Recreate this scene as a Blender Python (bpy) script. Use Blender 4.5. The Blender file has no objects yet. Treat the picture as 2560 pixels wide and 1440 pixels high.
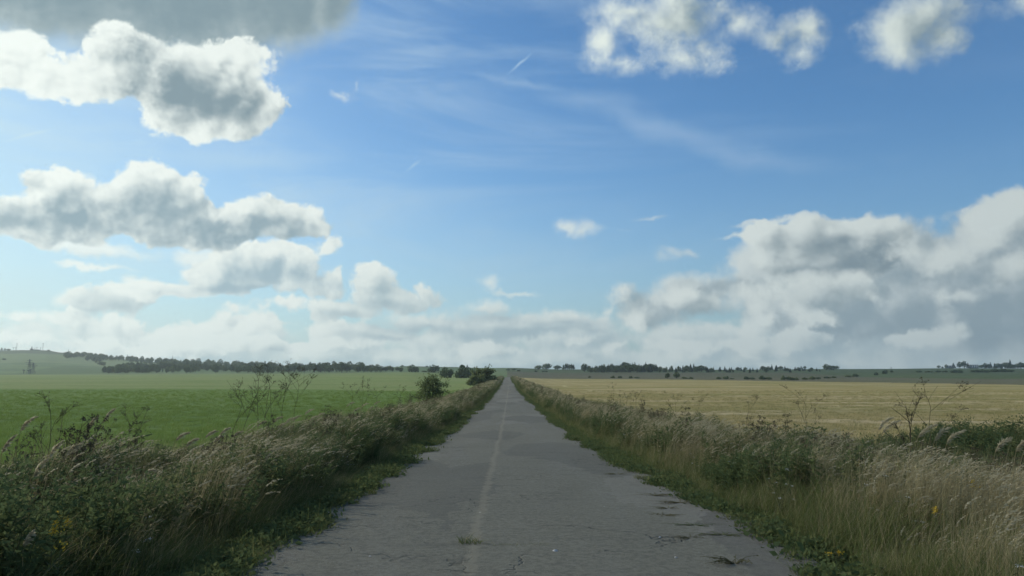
# Country road between overgrown verges, fields, wooded hills and a cumulus sky.
import bpy, math, random
import numpy as np
from mathutils import Vector, Matrix, Euler
R = math.radians
scene = bpy.context.scene
COL = scene.collection

# ------------------------------------------------------------------ camera
CAM_Z = 1.75
F_PX = 1849.0            # focal length of the photograph in its own 2560 px
ROW0 = 926.0             # row of the true horizon
COL0 = 1268.0            # column the road runs to (world +Y)
cam_d = bpy.data.cameras.new('camera')
cam_d.sensor_width = 36.0
cam_d.lens = 36.0 * F_PX / 2560.0
cam_d.clip_start = 0.1
cam_d.clip_end = 60000.0
cam = bpy.data.objects.new('camera', cam_d)
COL.objects.link(cam)
PITCH = math.atan((ROW0 - 720.0) / F_PX)
YAW = math.atan((1280.0 - COL0) / F_PX)
cam.location = (0, 0, CAM_Z)
cam.rotation_euler = (R(90) + PITCH, 0, -YAW)
scene.camera = cam
CAM_M = Euler((R(90) + PITCH, 0, -YAW)).to_matrix()

def ray(px, py):
    """world direction seen at a place of the photograph"""
    return (CAM_M @ Vector(((px - 1280.0) / F_PX, (720.0 - py) / F_PX, -1.0))).normalized()

SUN_AZ, SUN_EL = -62.0, 31.0       # degrees, azimuth from +Y towards +X
SUN_DIR = Vector((math.sin(R(SUN_AZ)) * math.cos(R(SUN_EL)),
                  math.cos(R(SUN_AZ)) * math.cos(R(SUN_EL)), math.sin(R(SUN_EL))))

# ------------------------------------------------------------------ node helpers
class NT:
    """small helper to write node trees as expressions"""
    def __init__(self, tree):
        self.t = tree
        self.n = tree.nodes
        self.l = tree.links
    def put(self, sock, v):
        if v is None:
            return
        if isinstance(v, bpy.types.NodeSocket):
            self.l.new(v, sock)
        else:
            sock.default_value = v
    def math(self, op, a, b=None, c=None, clamp=False):
        n = self.n.new('ShaderNodeMath'); n.operation = op; n.use_clamp = clamp
        self.put(n.inputs[0], a)
        if b is not None: self.put(n.inputs[1], b)
        if c is not None: self.put(n.inputs[2], c)
        return n.outputs[0]
    def vmath(self, op, a, b=None, c=None, out=0):
        n = self.n.new('ShaderNodeVectorMath'); n.operation = op
        self.put(n.inputs[0], a)
        if b is not None:
            self.put(n.inputs['Scale' if op == 'SCALE' else 1], b)
        if c is not None: self.put(n.inputs[2], c)
        return n.outputs[out]
    def sstep(self, v, a, b, o0=0.0, o1=1.0):
        n = self.n.new('ShaderNodeMapRange'); n.interpolation_type = 'SMOOTHSTEP'
        self.put(n.inputs[0], v)
        for i, k in enumerate((a, b, o0, o1)):
            self.put(n.inputs[1 + i], k)
        return n.outputs[0]
    def lin(self, v, a, b, o0=0.0, o1=1.0):
        n = self.n.new('ShaderNodeMapRange'); n.clamp = True
        self.put(n.inputs[0], v)
        for i, k in enumerate((a, b, o0, o1)):
            self.put(n.inputs[1 + i], k)
        return n.outputs[0]
    def mix(self, f, a, b, mode='MIX'):
        n = self.n.new('ShaderNodeMix'); n.data_type = 'RGBA'; n.blend_type = mode
        n.clamp_factor = True
        self.put(n.inputs[0], f)
        for k, v in ((6, a), (7, b)):
            if not isinstance(v, bpy.types.NodeSocket):
                v = tuple(v) + (1.0,) if len(v) == 3 else v
            self.put(n.inputs[k], v)
        return n.outputs[2]
    def noise(self, vec, scale, detail=4, rough=0.55, lac=2.0, dist=0.0, color=False, dim='3D', w=None):
        n = self.n.new('ShaderNodeTexNoise'); n.noise_dimensions = dim
        if vec is not None: self.put(n.inputs['Vector'], vec)
        self.put(n.inputs['Scale'], scale); self.put(n.inputs['Detail'], detail)
        self.put(n.inputs['Roughness'], rough); self.put(n.inputs['Lacunarity'], lac)
        self.put(n.inputs['Distortion'], dist)
        return n.outputs[1 if color else 0]
    def voro(self, vec, scale, feature='SMOOTH_F1', smooth=0.4, detail=0.0, rough=0.5, out=0, rand=1.0):
        n = self.n.new('ShaderNodeTexVoronoi'); n.feature = feature
        self.put(n.inputs['Vector'], vec); self.put(n.inputs['Scale'], scale)
        if 'Smoothness' in n.inputs and feature == 'SMOOTH_F1': self.put(n.inputs['Smoothness'], smooth)
        self.put(n.inputs['Detail'], detail); self.put(n.inputs['Roughness'], rough)
        self.put(n.inputs['Randomness'], rand)
        return n.outputs[out]
    def mapping(self, vec, loc=(0, 0, 0), rot=(0, 0, 0), sc=(1, 1, 1), kind='POINT'):
        n = self.n.new('ShaderNodeMapping'); n.vector_type = kind
        self.put(n.inputs[0], vec); n.inputs[1].default_value = loc
        n.inputs[2].default_value = rot; n.inputs[3].default_value = sc
        return n.outputs[0]
    def comb(self, x, y, z):
        n = self.n.new('ShaderNodeCombineXYZ')
        for i, v in enumerate((x, y, z)): self.put(n.inputs[i], v)
        return n.outputs[0]
    def sep(self, v):
        n = self.n.new('ShaderNodeSeparateXYZ'); self.put(n.inputs[0], v)
        return n.outputs
# ------------------------------------------------------------------ sky
def sky_pos(px, py):
    d = ray(px, py)
    return (math.degrees(math.atan2(d.x, d.y)), math.degrees(math.asin(d.z)))

def build_sky():
    world = bpy.data.worlds.new('World')
    scene.world = world
    world.use_nodes = True
    t = world.node_tree
    t.nodes.clear()
    k = NT(t)
    gen = t.nodes.new('ShaderNodeTexCoord').outputs['Generated']
    dirn = k.vmath('NORMALIZE', gen)
    sky = t.nodes.new('ShaderNodeTexSky')
    sky.sky_type = 'NISHITA'
    sky.sun_disc = False
    sky.sun_elevation = R(SUN_EL)
    sky.sun_rotation = R(SUN_AZ)
    sky.altitude = 100.0
    sky.air_density = 1.0
    sky.dust_density = SKY['dust']
    sky.ozone_density = SKY['ozone']
    base = k.vmath('SCALE', sky.outputs[0], SKY['strength'])
    base = k.vmath('MULTIPLY', base, SKY['tint'])

    def azel(d):
        x, y, z = k.sep(d)[:3]
        az = k.math('MULTIPLY', k.math('ARCTAN2', x, y), 57.29578)
        el = k.math('MULTIPLY', k.math('ARCSINE', z), 57.29578)
        return az, el

    az0, el0 = azel(dirn)
    P0 = k.comb(az0, el0, 0.0)
    near_sun = k.lin(az0, -36.0, 34.0, 1.0, 0.0)
    glow = k.math('MULTIPLY', k.math('POWER', k.lin(az0, -46.0, 4.0, 1.0, 0.0), 1.6), k.sstep(el0, 9.0, 30.0, 0.75, 0.30))
    haze_c = k.mix(near_sun, SKY['haze_r'], SKY['haze_l'])
    low = k.math('MULTIPLY', k.math('POWER', k.lin(el0, -1.0, 21.0, 1.0, 0.0), 2.0), 0.95)

    # ---- all round and overhead: clear sky with scattered soft clouds
    gx, gy, gz = k.sep(dirn)[:3]
    flat = k.vmath('DIVIDE', dirn, k.comb(*[k.math('ADD', k.math('MAXIMUM', gz, 0.0), 0.22)] * 3))
    gn = k.noise(flat, 1.5, 5, 0.6)
    rear = k.mix(low, base, haze_c)
    rear = k.mix(k.sstep(gn, 0.50, 0.68), rear, k.mix(k.sstep(gn, 0.56, 0.75), SKY['rear_lit'], SKY['rear_dark']))

    # ---- the part of the sky over the road
    toward = Vector((math.sin(R(-50)), math.cos(R(-50)), 0.62)).normalized()
    d0 = dirn
    d1 = k.vmath('NORMALIZE', k.vmath('MULTIPLY_ADD', toward, (0.022,) * 3, dirn))
    looks = []
    for d in (d0, d1):
        warp = k.noise(d, 9.0, 3, 0.55, color=True)
        warp2 = k.noise(d, 34.0, 4, 0.62, color=True)
        az, el = azel(d)
        P = k.comb(az, el, 0.0)
        wv = k.vmath('SUBTRACT', warp, (0.5, 0.5, 0.5))
        wv2 = k.vmath('SUBTRACT', warp2, (0.5, 0.5, 0.5))
        P = k.vmath('MULTIPLY_ADD', wv, (4.0, 2.4, 0.0), P)
        Ps = k.vmath('MULTIPLY_ADD', wv2, (0.5, 0.4, 0.0), P)
        P = k.vmath('MULTIPLY_ADD', wv2, (1.9, 1.4, 0.0), P)
        # cauliflower relief: round cells at several sizes, plus fine wisps
        dw = k.vmath('MULTIPLY_ADD', wv2, (0.03,) * 3, d)
        puff = k.voro(dw, 12.0, smooth=0.6, detail=3.0, rough=0.48)
        fine = k.noise(dw, 42.0, 7, 0.62)
        n = pf = k.math('MULTIPLY_ADD', puff, SKY['puff'], SKY['puff0'])
        n = k.math('ADD', n, k.math('MULTIPLY_ADD', fine, 1.0, -0.5))
        looks.append((P, n, k.math('MULTIPLY_ADD', fine, 2.0, -1.0), Ps, k.math('MULTIPLY_ADD', fine, 0.25, pf)))
    veil = k.noise(k.mapping(P0, sc=(0.03, 0.16, 1)), 1.0, 6, 0.6, dist=0.6)
    Pv = k.vmath('MULTIPLY_ADD', k.vmath('SUBTRACT', k.noise(dirn, 14, 4, .6, color=True), (.5, .5, .5)), (3.0, 2.2, 0), P0)
    Pt = k.vmath('MULTIPLY_ADD', k.vmath('SUBTRACT', k.noise(dirn, 60, 3, .6, color=True), (.5, .5, .5)), (.35, .35, 0), P0)
    lit_far = k.mix(near_sun, SKY['lit_r'], SKY['lit_l'])
    dark_far = k.mix(near_sun, SKY['dark_r'], SKY['dark_l'])
    lowf = k.math('POWER', k.lin(el0, 0.0, 11.0, 1.0, 0.0), 1.5)

    def place(b):
        px, py, rx, ry = b[:4]
        rot = b[4] if len(b) > 4 else 0.0
        a, e = sky_pos(px, py)
        a2, e2 = sky_pos(px + 10, py); sx = math.hypot(a2 - a, e2 - e) / 10
        a3, e3 = sky_pos(px, py - 10); sy = math.hypot(a3 - a, e3 - e) / 10
        return a, e, rx * sx, ry * sy, rot

    def pick(blobs, zone, margin):
        """the ellipses that can reach into a zone of the sky"""
        keep = []
        for b in blobs:
            a, e, rx, ry, rot = place(b)
            if rot: rx = ry = max(rx, ry)
            if zone[0] - margin < a + rx and a - rx < zone[1] + margin and zone[2] - margin < e + ry and e - ry < zone[3] + margin:
                keep.append(b)
        return keep

    # each step waits for the one before it (a weight of nothing), so that few values are alive at a time
    def after_in(k, P, v):
        return k.vmath('MULTIPLY_ADD', v, (1e-9,) * 3, P)

    def field(k, P, blobs):
        out = None
        for b in blobs:
            a, e, rx, ry, rot = place(b)
            v = k.mapping(P if out is None else after_in(k, P, out), (a, e, 0), (0, 0, R(rot)), (rx, ry, 1.0), 'TEXTURE')
            q = k.vmath('LENGTH', v, out=1)
            s = min(rx, ry) if min(rx, ry) * 4 > max(rx, ry) else max(rx, ry) / 4
            d = k.math('MULTIPLY_ADD', q, -s, s)
            out = d if out is None else k.math('SMOOTH_MAX', out, d, 0.5)
        return out

    ca0 = k.math('MULTIPLY', k.sstep(veil, 0.42, 0.78), k.sstep(near_sun, 0.0, 0.9, SKY['veil_r'], SKY['veil_l']))
    shared = dict(base=k.mix(glow, base, SKY['haze_l']), thin=ca0, thin_col=k.mix(near_sun, (0.36, 0.50, 0.70), (0.62, 0.80, 0.88)), veil=veil, Pv=Pv, Pt=Pt,
                  low=low, haze_c=haze_c, lit=lit_far, dark=dark_far, lowf=lowf, P0=looks[0][0], n0=looks[0][1], f0=looks[0][2], Ps=looks[0][3], r0=looks[0][4], r1=looks[1][4], P1=looks[1][0], n1=looks[1][1], f1=looks[1][2])
    vectors = ('Pv', 'Pt', 'P0', 'P1', 'Ps')
    colours = ('base', 'thin_col', 'haze_c', 'lit', 'dark')

    def paint(zone):
        """the clouds of one zone, as a node group of its own"""
        g = bpy.data.node_groups.new('sky_zone', 'ShaderNodeTree')
        for nm in shared:
            g.interface.new_socket(nm, in_out='INPUT', socket_type='NodeSocketVector' if nm in vectors else 'NodeSocketColor' if nm in colours else 'NodeSocketFloat')
        g.interface.new_socket('colour', in_out='OUTPUT', socket_type='NodeSocketColor')
        k = NT(g)
        gi = g.nodes.new('NodeGroupInput').outputs
        S = {nm: gi[nm] for nm in shared}
        after = lambda P, v: after_in(k, P, v)
        looks = [(S['P0'], S['n0'], S['f0']), (S['P1'], S['n1'], S['f1'])]
        col = S['base']
        ca = S['thin']
        bl = pick(CIRRUS, zone, 4.0)
        if bl:
            sa = k.sstep(k.math('MULTIPLY_ADD', k.math('SUBTRACT', S['veil'], .5), 5.0, field(k, S['Pv'], bl)), -0.6, 2.6)
            ca = k.math('MAXIMUM', ca, k.math('MULTIPLY', sa, SKY['streak']))
        col = k.mix(ca, col, S['thin_col'])
        bl = pick(TRAILS, zone, 1.0)
        if bl:
            col = k.mix(k.math('MULTIPLY', k.sstep(field(k, after(S['Pt'], col), bl), 0.0, 0.5), 0.5), col, (0.62, 0.80, 0.90))
        col = k.mix(S['low'], col, S['haze_c'])          # pale air low over the horizon
        for L in CLOUDS:
            amp = L.get('amp', 1.0)
            bl = pick(L['blobs'], zone, 2.2 + amp)
            if not bl: continue
            B = [field(k, after(looks[0][0], col), bl)]
            B.append(field(k, after(looks[1][0], B[0]), bl))
            ds = []
            for (P, n, f), b in zip(looks, B):
                x = k.math('MULTIPLY_ADD', n, amp, b)
                if L.get('frag'): x = k.math('MULTIPLY_ADD', f, L['frag'], x)
                ds.append(x)
            alpha = k.math('MULTIPLY', k.sstep(ds[0], 0.0, L.get('soft', 0.5)), L.get('op', 1.0))
            depth = k.math('MULTIPLY', k.math('ADD', B[0], B[1]), 0.5)
            thick = k.sstep(k.math('MULTIPLY_ADD', S['r1'], amp * L.get('tn', 0.5), depth), L.get('T0', 0.0) - 0.3, L.get('T', 2.4) + 0.6)
            sh = pick(L.get('shade', []), zone, 3.0)
            if sh:      # where the cloud is deep enough to turn grey
                sf = k.math('MULTIPLY_ADD', S['r0'], 0.45, field(k, after(S['Ps'], ds[1]), sh))
                thick = k.math('MULTIPLY_ADD', k.sstep(sf, -2.4, 2.0), 1.0, k.math('MULTIPLY', thick, 0.45))
            elif 'shade' in L:
                thick = k.math('MULTIPLY', thick, 0.45)
            rel = k.math('MULTIPLY', k.math('SUBTRACT', S['r0'], S['r1']), amp * L.get('rel', 0.75) * 0.75)
            rel = k.math('MULTIPLY_ADD', k.math('SUBTRACT', B[0], B[1]), 0.20, rel)
            lum = k.math('ADD', k.math('MULTIPLY_ADD', thick, -L.get('core', 0.8), L.get('lum', 0.95)), rel)
            lum = k.sstep(lum, -0.1, 1.05)
            lit = k.vmath('MULTIPLY', S['lit'], L.get('lit', (1, 1, 1)))
            dark = k.vmath('MULTIPLY', S['dark'], L.get('dark', (1, 1, 1)))
            c = k.mix(lum, dark, lit)
            # far clouds low in the sky drown in the pale air
            c = k.mix(k.math('MULTIPLY', S['lowf'], L.get('air', 0.6)), c, S['haze_c'])
            col = k.mix(alpha, col, c)
        go = g.nodes.new('NodeGroupOutput')
        g.links.new(col, go.inputs[0])
        return g

    def place_zone(zone):
        n = t.nodes.new('ShaderNodeGroup')
        n.node_tree = paint(zone)
        for nm, v in shared.items():
            t.links.new(v, n.inputs[nm])
        return n.outputs[0]

    def shade(col):
        bg = t.nodes.new('ShaderNodeBackground')
        k.put(bg.inputs[0], col)
        return bg.outputs[0]

    def blend(f, a, b):
        n = t.nodes.new('ShaderNodeMixShader')
        k.put(n.inputs[0], f); k.put(n.inputs[1], a); k.put(n.inputs[2], b)
        return n.outputs[0]

    # cut the sky into zones so that each look-up only visits the clouds near it
    def split(za, ze):
        if len(za) > 2:
            m = len(za) // 2
            return blend(k.math('GREATER_THAN', az0, za[m]), split(za[:m + 1], ze), split(za[m:], ze))
        if len(ze) > 2:
            m = len(ze) // 2
            return blend(k.math('GREATER_THAN', el0, ze[m]), split(za, ze[:m + 1]), split(za, ze[m:]))
        return shade(place_zone((za[0], za[1], ze[0], ze[1])))
    front = split([-50, -26, -15, -2, 8, 20, 50], [-4, 5, 11, 17, 45])
    f = k.math('MULTIPLY', k.sstep(k.math('ABSOLUTE', az0), 40.0, 47.0, 1.0, 0.0), k.sstep(el0, 31.0, 38.0, 1.0, 0.0))
    f = k.math('MULTIPLY', f, k.math('GREATER_THAN', el0, -3.0))
    surf = blend(f, shade(rear), front)
    out = t.nodes.new('ShaderNodeOutputWorld')
    t.links.new(surf, out.inputs[0])
    world.cycles.sampling_method = 'NONE'

SKY = dict(dust=0.6, ozone=4.0, strength=0.112, tint=(0.74, 1.04, 1.16), puff=-1.6, puff0=1.68,
           veil_l=0.85, veil_r=0.10, streak=0.40,
           haze_l=(0.66, 0.82, 0.80), haze_r=(0.25, 0.36, 0.42), rear_lit=(0.75, 0.78, 0.78), rear_dark=(0.34, 0.40, 0.45),
           lit_l=(0.93, 1.0, 0.95), lit_r=(0.56, 0.63, 0.63),
           dark_l=(0.25, 0.345, 0.39), dark_r=(0.205, 0.275, 0.32))

# every list: column, row, half width, half height (in the photograph's pixels), tilt
CIRRUS = [(1470, 250, 190, 40, -8), (1640, 315, 250, 40, -20), (1860, 385, 240, 40, -12), (1010, 203, 150, 12, 0),
          (1300, 200, 200, 14, -8), (620, 400, 330, 46, 4), (980, 430, 90, 14, 0), (1050, 75, 140, 18, 8), (250, 320, 260, 40, 6),
          (2100, 425, 60, 9, 5), (2230, 400, 50, 8, 12), (2500, 260, 60, 8, 18)]
TRAILS = [(75, 337, 95, 7, 24), (1034, 414, 38, 7, 36), (1300, 160, 48, 6, 38)]
CLOUDS = [
    # low band far away over the horizon
    dict(dark=(1.6, 1.55, 1.5), amp=0.9, soft=1.0, T=2.0, lum=0.88, core=0.65, rel=1.0, air=0.35, blobs=[
        (80, 830, 150, 50), (280, 835, 180, 50), (620, 835, 140, 46), (450, 870, 300, 44), (100, 880, 200, 40), (900, 850, 150, 50),
        (1150, 850, 260, 54), (1450, 850, 260, 58), (1800, 850, 330, 64), (2200, 840, 380, 74), (2500, 830, 260, 84), (300, 915, 500, 50), (800, 905, 400, 45), (1300, 905, 500, 50), (1900, 910, 500, 50), (2450, 910, 400, 50)]),
    # grey mass on the right
    dict(dark=(1.25, 1.22, 1.2), amp=1.0, soft=1.2, T=3.0, lum=0.86, core=0.62, rel=1.1, air=0.2, lit=(.92, .93, .95), shade=[(2400, 790, 260, 80), (1850, 805, 210, 36), (2330, 690, 200, 30), (1930, 705, 170, 10), (2480, 650, 120, 30), (1700, 770, 60, 12)], blobs=[
        (1640, 775, 120, 62), (1760, 730, 190, 56, 10), (1960, 720, 230, 96), (2300, 650, 230, 100), (2460, 610, 160, 96), (2450, 740, 270, 150),
        (2150, 760, 300, 116), (1880, 660, 90, 46), (1720, 632, 36, 14), (1660, 625, 40, 15)]),
    # small heaps in rows down to the horizon on the left
    dict(dark=(1.55, 1.5, 1.45), amp=0.75, soft=0.42, T=1.2, T0=-.1, lum=1.06, core=0.78, rel=1.4, air=0.18, blobs=[
        (60, 792, 95, 22), (185, 800, 80, 20), (295, 812, 85, 28), (370, 832, 70, 20), (500, 828, 90, 18), (600, 815, 80, 20), (690, 806, 60, 15),
        (830, 832, 62, 30), (930, 848, 80, 24), (710, 762, 60, 18), (590, 782, 34, 16), (1040, 840, 70, 18)]),
    # long flat clouds over the road
    dict(dark=(1.6, 1.55, 1.5), amp=0.7, soft=0.8, T=1.5, T0=0.0, lum=1.04, core=0.85, rel=0.9, air=0.12, shade=[(1200, 797, 115, 14), (1060, 818, 160, 18), (1290, 832, 240, 22), (1400, 812, 110, 12), (960, 845, 120, 12)], blobs=[
        (1200, 772, 105, 24), (1060, 800, 170, 36), (1250, 815, 240, 42), (1390, 795, 120, 28), (1480, 815, 90, 40), (960, 830, 170, 30)]),
    dict(dark=(1.5, 1.45, 1.4), amp=0.75, soft=0.42, T=1.2, T0=-.1, lum=1.04, core=0.78, rel=1.4, air=0.2, blobs=[
        (60, 852, 120, 22), (250, 862, 140, 22), (480, 862, 140, 20), (700, 868, 140, 18), (1190, 866, 70, 24), (1270, 876, 90, 18), (1440, 862, 80, 28), (1545, 872, 70, 28),
        (1690, 868, 80, 22), (1850, 862, 90, 24), (2060, 850, 110, 24), (2260, 840, 110, 26)]),
    # head of the right mass, and its bright scraps
    dict(amp=0.75, soft=0.55, T=2.2, lum=1.04, core=0.82, rel=1.3, air=0.08, shade=[(2150, 645, 115, 56), (2070, 620, 60, 20), (2010, 680, 100, 10)], blobs=[
        (1935, 590, 66, 40), (2050, 590, 125, 56), (2150, 620, 125, 76), (2090, 665, 130, 54), (1970, 650, 80, 40)]),
    dict(dark=(1.3, 1.25, 1.2), amp=0.85, soft=1.1, T=2.2, lum=0.98, core=0.72, rel=1.2, air=0.12, lit=(.98, .98, .98), shade=[(1760, 790, 150, 20), (2080, 770, 120, 24), (2480, 700, 120, 22)], blobs=[
        (1600, 800, 90, 50), (1740, 760, 120, 44), (1880, 735, 110, 44), (2030, 740, 100, 50), (2160, 720, 80, 50), (2350, 640, 100, 50), (2470, 590, 80, 50), (2540, 660, 80, 50), (2280, 620, 80, 34)]),
    dict(amp=0.85, soft=0.8, T=3.0, lum=1.04, core=0.45, rel=1.0, air=0.12, blobs=[
        (2540, 510, 70, 58), (2470, 552, 60, 34), (1590, 815, 40, 46), (1625, 850, 30, 26), (1845, 812, 44, 26), (1900, 792, 34, 22),
        (2190, 735, 30, 32), (1530, 775, 22, 15), (2390, 745, 60, 18), (2060, 800, 50, 16)]),
    # small clouds and shreds
    dict(amp=0.6, soft=0.9, T=2.6, lum=1.0, core=0.3, rel=0.8, op=0.85, air=0.2, blobs=[
        (1480, 570, 42, 22), (1432, 566, 28, 19), (1552, 563, 44, 9), (1620, 541, 58, 8), (1930, 549, 115, 10, 5), (1850, 588, 64, 8), (1220, 720, 24, 15),
        (480, 640, 70, 26), (200, 612, 220, 28, -3), (330, 622, 80, 18), (240, 662, 115, 9), (345, 706, 28, 19), (205, 750, 36, 10),
        (850, 242, 40, 14, -25), (888, 222, 13, 32, -8), (895, 258, 18, 9), (1285, 740, 84, 8)]),
    # heaped clouds left of the road
    dict(dark=(1.6, 1.55, 1.5), amp=0.8, soft=0.38, T=1.5, T0=0.1, lum=1.04, core=0.78, rel=1.0, air=0.22, shade=[(965, 757, 85, 16), (1075, 762, 45, 11), (860, 785, 85, 12), (290, 762, 50, 9), (960, 722, 36, 10)], blobs=[
        (938, 708, 62, 38), (965, 742, 90, 36), (1010, 762, 95, 24), (1055, 735, 28, 34), (1090, 752, 34, 22), (870, 775, 115, 30), (288, 748, 66, 30)]),
    dict(dark=(1.50, 1.50, 1.50), amp=0.9, soft=0.4, T=1.7, lum=1.04, core=0.78, rel=1.3, air=0.15, shade=[(710, 692, 130, 22), (790, 706, 65, 20), (620, 732, 150, 9)], blobs=[
        (700, 655, 130, 52), (640, 695, 170, 42), (800, 630, 54, 24), (590, 712, 120, 32), (835, 690, 28, 36), (790, 715, 80, 30), (450, 722, 90, 17)]),
    # big heaps on the left
    dict(dark=(1.25, 1.25, 1.25), amp=1.0, soft=0.38, T0=0.0, T=1.7, lum=1.08, core=0.88, rel=1.35, air=0.08, shade=[(50, 548, 130, 36), (160, 548, 70, 26), (170, 490, 46, 16), (405, 525, 105, 40), (505, 574, 140, 28), (590, 594, 160, 15), (708, 580, 72, 26)], blobs=[
        (150, 470, 110, 58), (60, 530, 155, 54), (100, 575, 155, 40), (210, 530, 105, 54), (400, 495, 125, 74), (330, 540, 135, 48, -14), (485, 460, 38, 24), (500, 560, 145, 46, -10),
        (570, 588, 175, 28), (672, 545, 92, 54), (715, 580, 68, 36)]),
    # dark cloud overhead and the ragged one under it
    dict(dark=(0.98, 1.0, 1.0), amp=0.8, soft=2.6, T=4.0, T0=-0.8, lum=0.84, core=0.82, rel=0.5, air=0.0, lit=(.80, .84, .86), blobs=[
        (100, -60, 390, 225), (400, -50, 390, 240), (650, -30, 240, 200), (800, -30, 130, 150), (560, 70, 110, 70), (150, 60, 150, 70)]),
    dict(amp=1.05, soft=0.45, T0=0.0, T=1.9, lum=1.1, core=0.80, rel=1.2, air=0.0, shade=[(400, 170, 80, 36), (450, 230, 125, 58), (565, 268, 90, 38)], blobs=[
        (20, 150, 78, 58), (110, 190, 140, 48, -10), (230, 205, 130, 54), (265, 140, 78, 60), (400, 190, 160, 95), (510, 230, 160, 96), (605, 250, 95, 76),
        (400, 280, 100, 48, -30), (560, 160, 90, 46), (633, 118, 36, 22)]),
    # ragged clouds high on the right
    dict(dark=(1.15, 1.15, 1.12), amp=0.8, frag=0.55, soft=2.2, T=2.8, lum=1.0, core=0.6, rel=1.0, air=0.0, lit=(1.12, 1.12, 1.08), shade=[(1740, 50, 90, 60), (2340, 60, 80, 56), (1980, 110, 40, 18)], blobs=[
        (1510, 95, 72, 95), (1590, 20, 150, 66), (1690, 50, 165, 100), (1560, 160, 66, 42), (1760, 130, 85, 50), (1690, 140, 110, 46), (1855, 55, 75, 50),
        (2030, 85, 68, 66), (2012, 145, 54, 42), (1965, 100, 70, 40), (2300, 50, 170, 96), (2370, 85, 90, 80), (2260, 110, 100, 66), (2540, 5, 74, 30)]),
]
build_sky()
# ------------------------------------------------------------------ object helpers
rng = np.random.default_rng(7)

def tag(o, label=None, cat=None, group=None, kind=None):
    if label: o['label'] = label
    if cat: o['category'] = cat
    if group: o['group'] = group
    if kind or label: o['kind'] = kind or 'thing'
    return o

def empty(name, loc, rz=0.0, sc=1.0):
    o = bpy.data.objects.new(name, None)
    o.empty_display_size = 0.3
    o.location = loc; o.rotation_euler = (0, 0, rz); o.scale = (sc, sc, sc)
    COL.objects.link(o)
    return o

class MB:
    """collects faces of one mesh"""
    def __init__(self):
        self.v = []; self.f = []; self.m = []; self.n = 0
    def add(self, verts, faces, mat=0):
        verts = np.asarray(verts, float).reshape(-1, 3)
        self.v.append(verts)
        faces = np.asarray(faces, int)
        self.f.append(faces + self.n)
        self.m.append(np.full(len(faces), mat, int))
        self.n += len(verts)
    def quads(self, P, mat=0):
        """P: (n,4,3) separate quads"""
        P = np.asarray(P, float)
        self.add(P.reshape(-1, 3), np.arange(len(P) * 4).reshape(-1, 4), mat)
    def tube(self, pts, rad, sides=6, mat=0, cap=True):
        pts = np.asarray(pts, float); n = len(pts)
        rad = np.broadcast_to(np.asarray(rad, float), (n,))
        tan = np.gradient(pts, axis=0)
        tan /= np.linalg.norm(tan, axis=1)[:, None] + 1e-9
        ref = np.where(np.abs(tan[:, 2:3]) > 0.9, [[1.0, 0, 0]], [[0, 0, 1.0]])
        a = np.cross(tan, ref); a /= np.linalg.norm(a, axis=1)[:, None] + 1e-9
        b = np.cross(tan, a)
        th = np.arange(sides) / sides * 2 * np.pi
        V = pts[:, None, :] + rad[:, None, None] * (np.cos(th)[None, :, None] * a[:, None, :] + np.sin(th)[None, :, None] * b[:, None, :])
        F = []
        for i in range(n - 1):
            for j in range(sides):
                k2 = (j + 1) % sides
                F.append((i * sides + j, i * sides + k2, (i + 1) * sides + k2, (i + 1) * sides + j))
        self.add(V.reshape(-1, 3), F, mat)
    def box(self, c, s, mat=0):
        c = np.asarray(c, float); s = np.asarray(s, float) / 2
        V = [c + s * (sx, sy, sz) for sz in (-1, 1) for sx, sy in ((-1, -1), (1, -1), (1, 1), (-1, 1))]
        self.add(V, [(0, 3, 2, 1), (4, 5, 6, 7), (0, 1, 5, 4), (1, 2, 6, 5), (2, 3, 7, 6), (3, 0, 4, 7)], mat)
    def mesh(self, name, mats, smooth=False):
        me = bpy.data.meshes.new(name)
        V = np.concatenate(self.v) if self.v else np.zeros((0, 3))
        sizes = []; loops = []
        for f in self.f:
            if len(f):
                sizes.append(np.full(len(f), f.shape[1])); loops.append(f.ravel())
        sizes = np.concatenate(sizes); loops = np.concatenate(loops)
        me.vertices.add(len(V)); me.vertices.foreach_set('co', V.ravel().astype(np.float32))
        me.loops.add(len(loops)); me.loops.foreach_set('vertex_index', loops.astype(np.int32))
        me.polygons.add(len(sizes))
        st = np.concatenate([[0], np.cumsum(sizes)[:-1]])
        me.polygons.foreach_set('loop_start', st.astype(np.int32))
        for m in mats: me.materials.append(m)
        me.polygons.foreach_set('material_index', np.concatenate([m for m in self.m if len(m)]).astype(np.int32))
        if smooth: me.polygons.foreach_set('use_smooth', np.ones(len(sizes), bool))
        me.update(calc_edges=True)
        me.validate()
        return me
    def build(self, name, mats, parent=None, smooth=False, loc=None):
        if not isinstance(mats, (list, tuple)): mats = [mats]
        o = bpy.data.objects.new(name, self.mesh(name, mats, smooth))
        COL.objects.link(o)
        if parent is not None: o.parent = parent
        if loc is not None: o.location = loc
        return o

def new_mat(name):
    m = bpy.data.materials.new(name); m.use_nodes = True
    m.node_tree.nodes.clear()
    return m, NT(m.node_tree)

def out_surface(k, shader, disp=None):
    o = k.n.new('ShaderNodeOutputMaterial')
    k.l.new(shader, o.inputs[0])

def principled(k, col, rough=0.9, spec=0.2, normal=None, metallic=0.0):
    b = k.n.new('ShaderNodeBsdfPrincipled')
    k.put(b.inputs['Base Color'], col if isinstance(col, bpy.types.NodeSocket) else tuple(col) + (1,))
    k.put(b.inputs['Roughness'], rough); k.put(b.inputs['Specular IOR Level'], spec)
    k.put(b.inputs['Metallic'], metallic)
    if normal is not None: k.put(b.inputs['Normal'], normal)
    return b.outputs[0]

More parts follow.
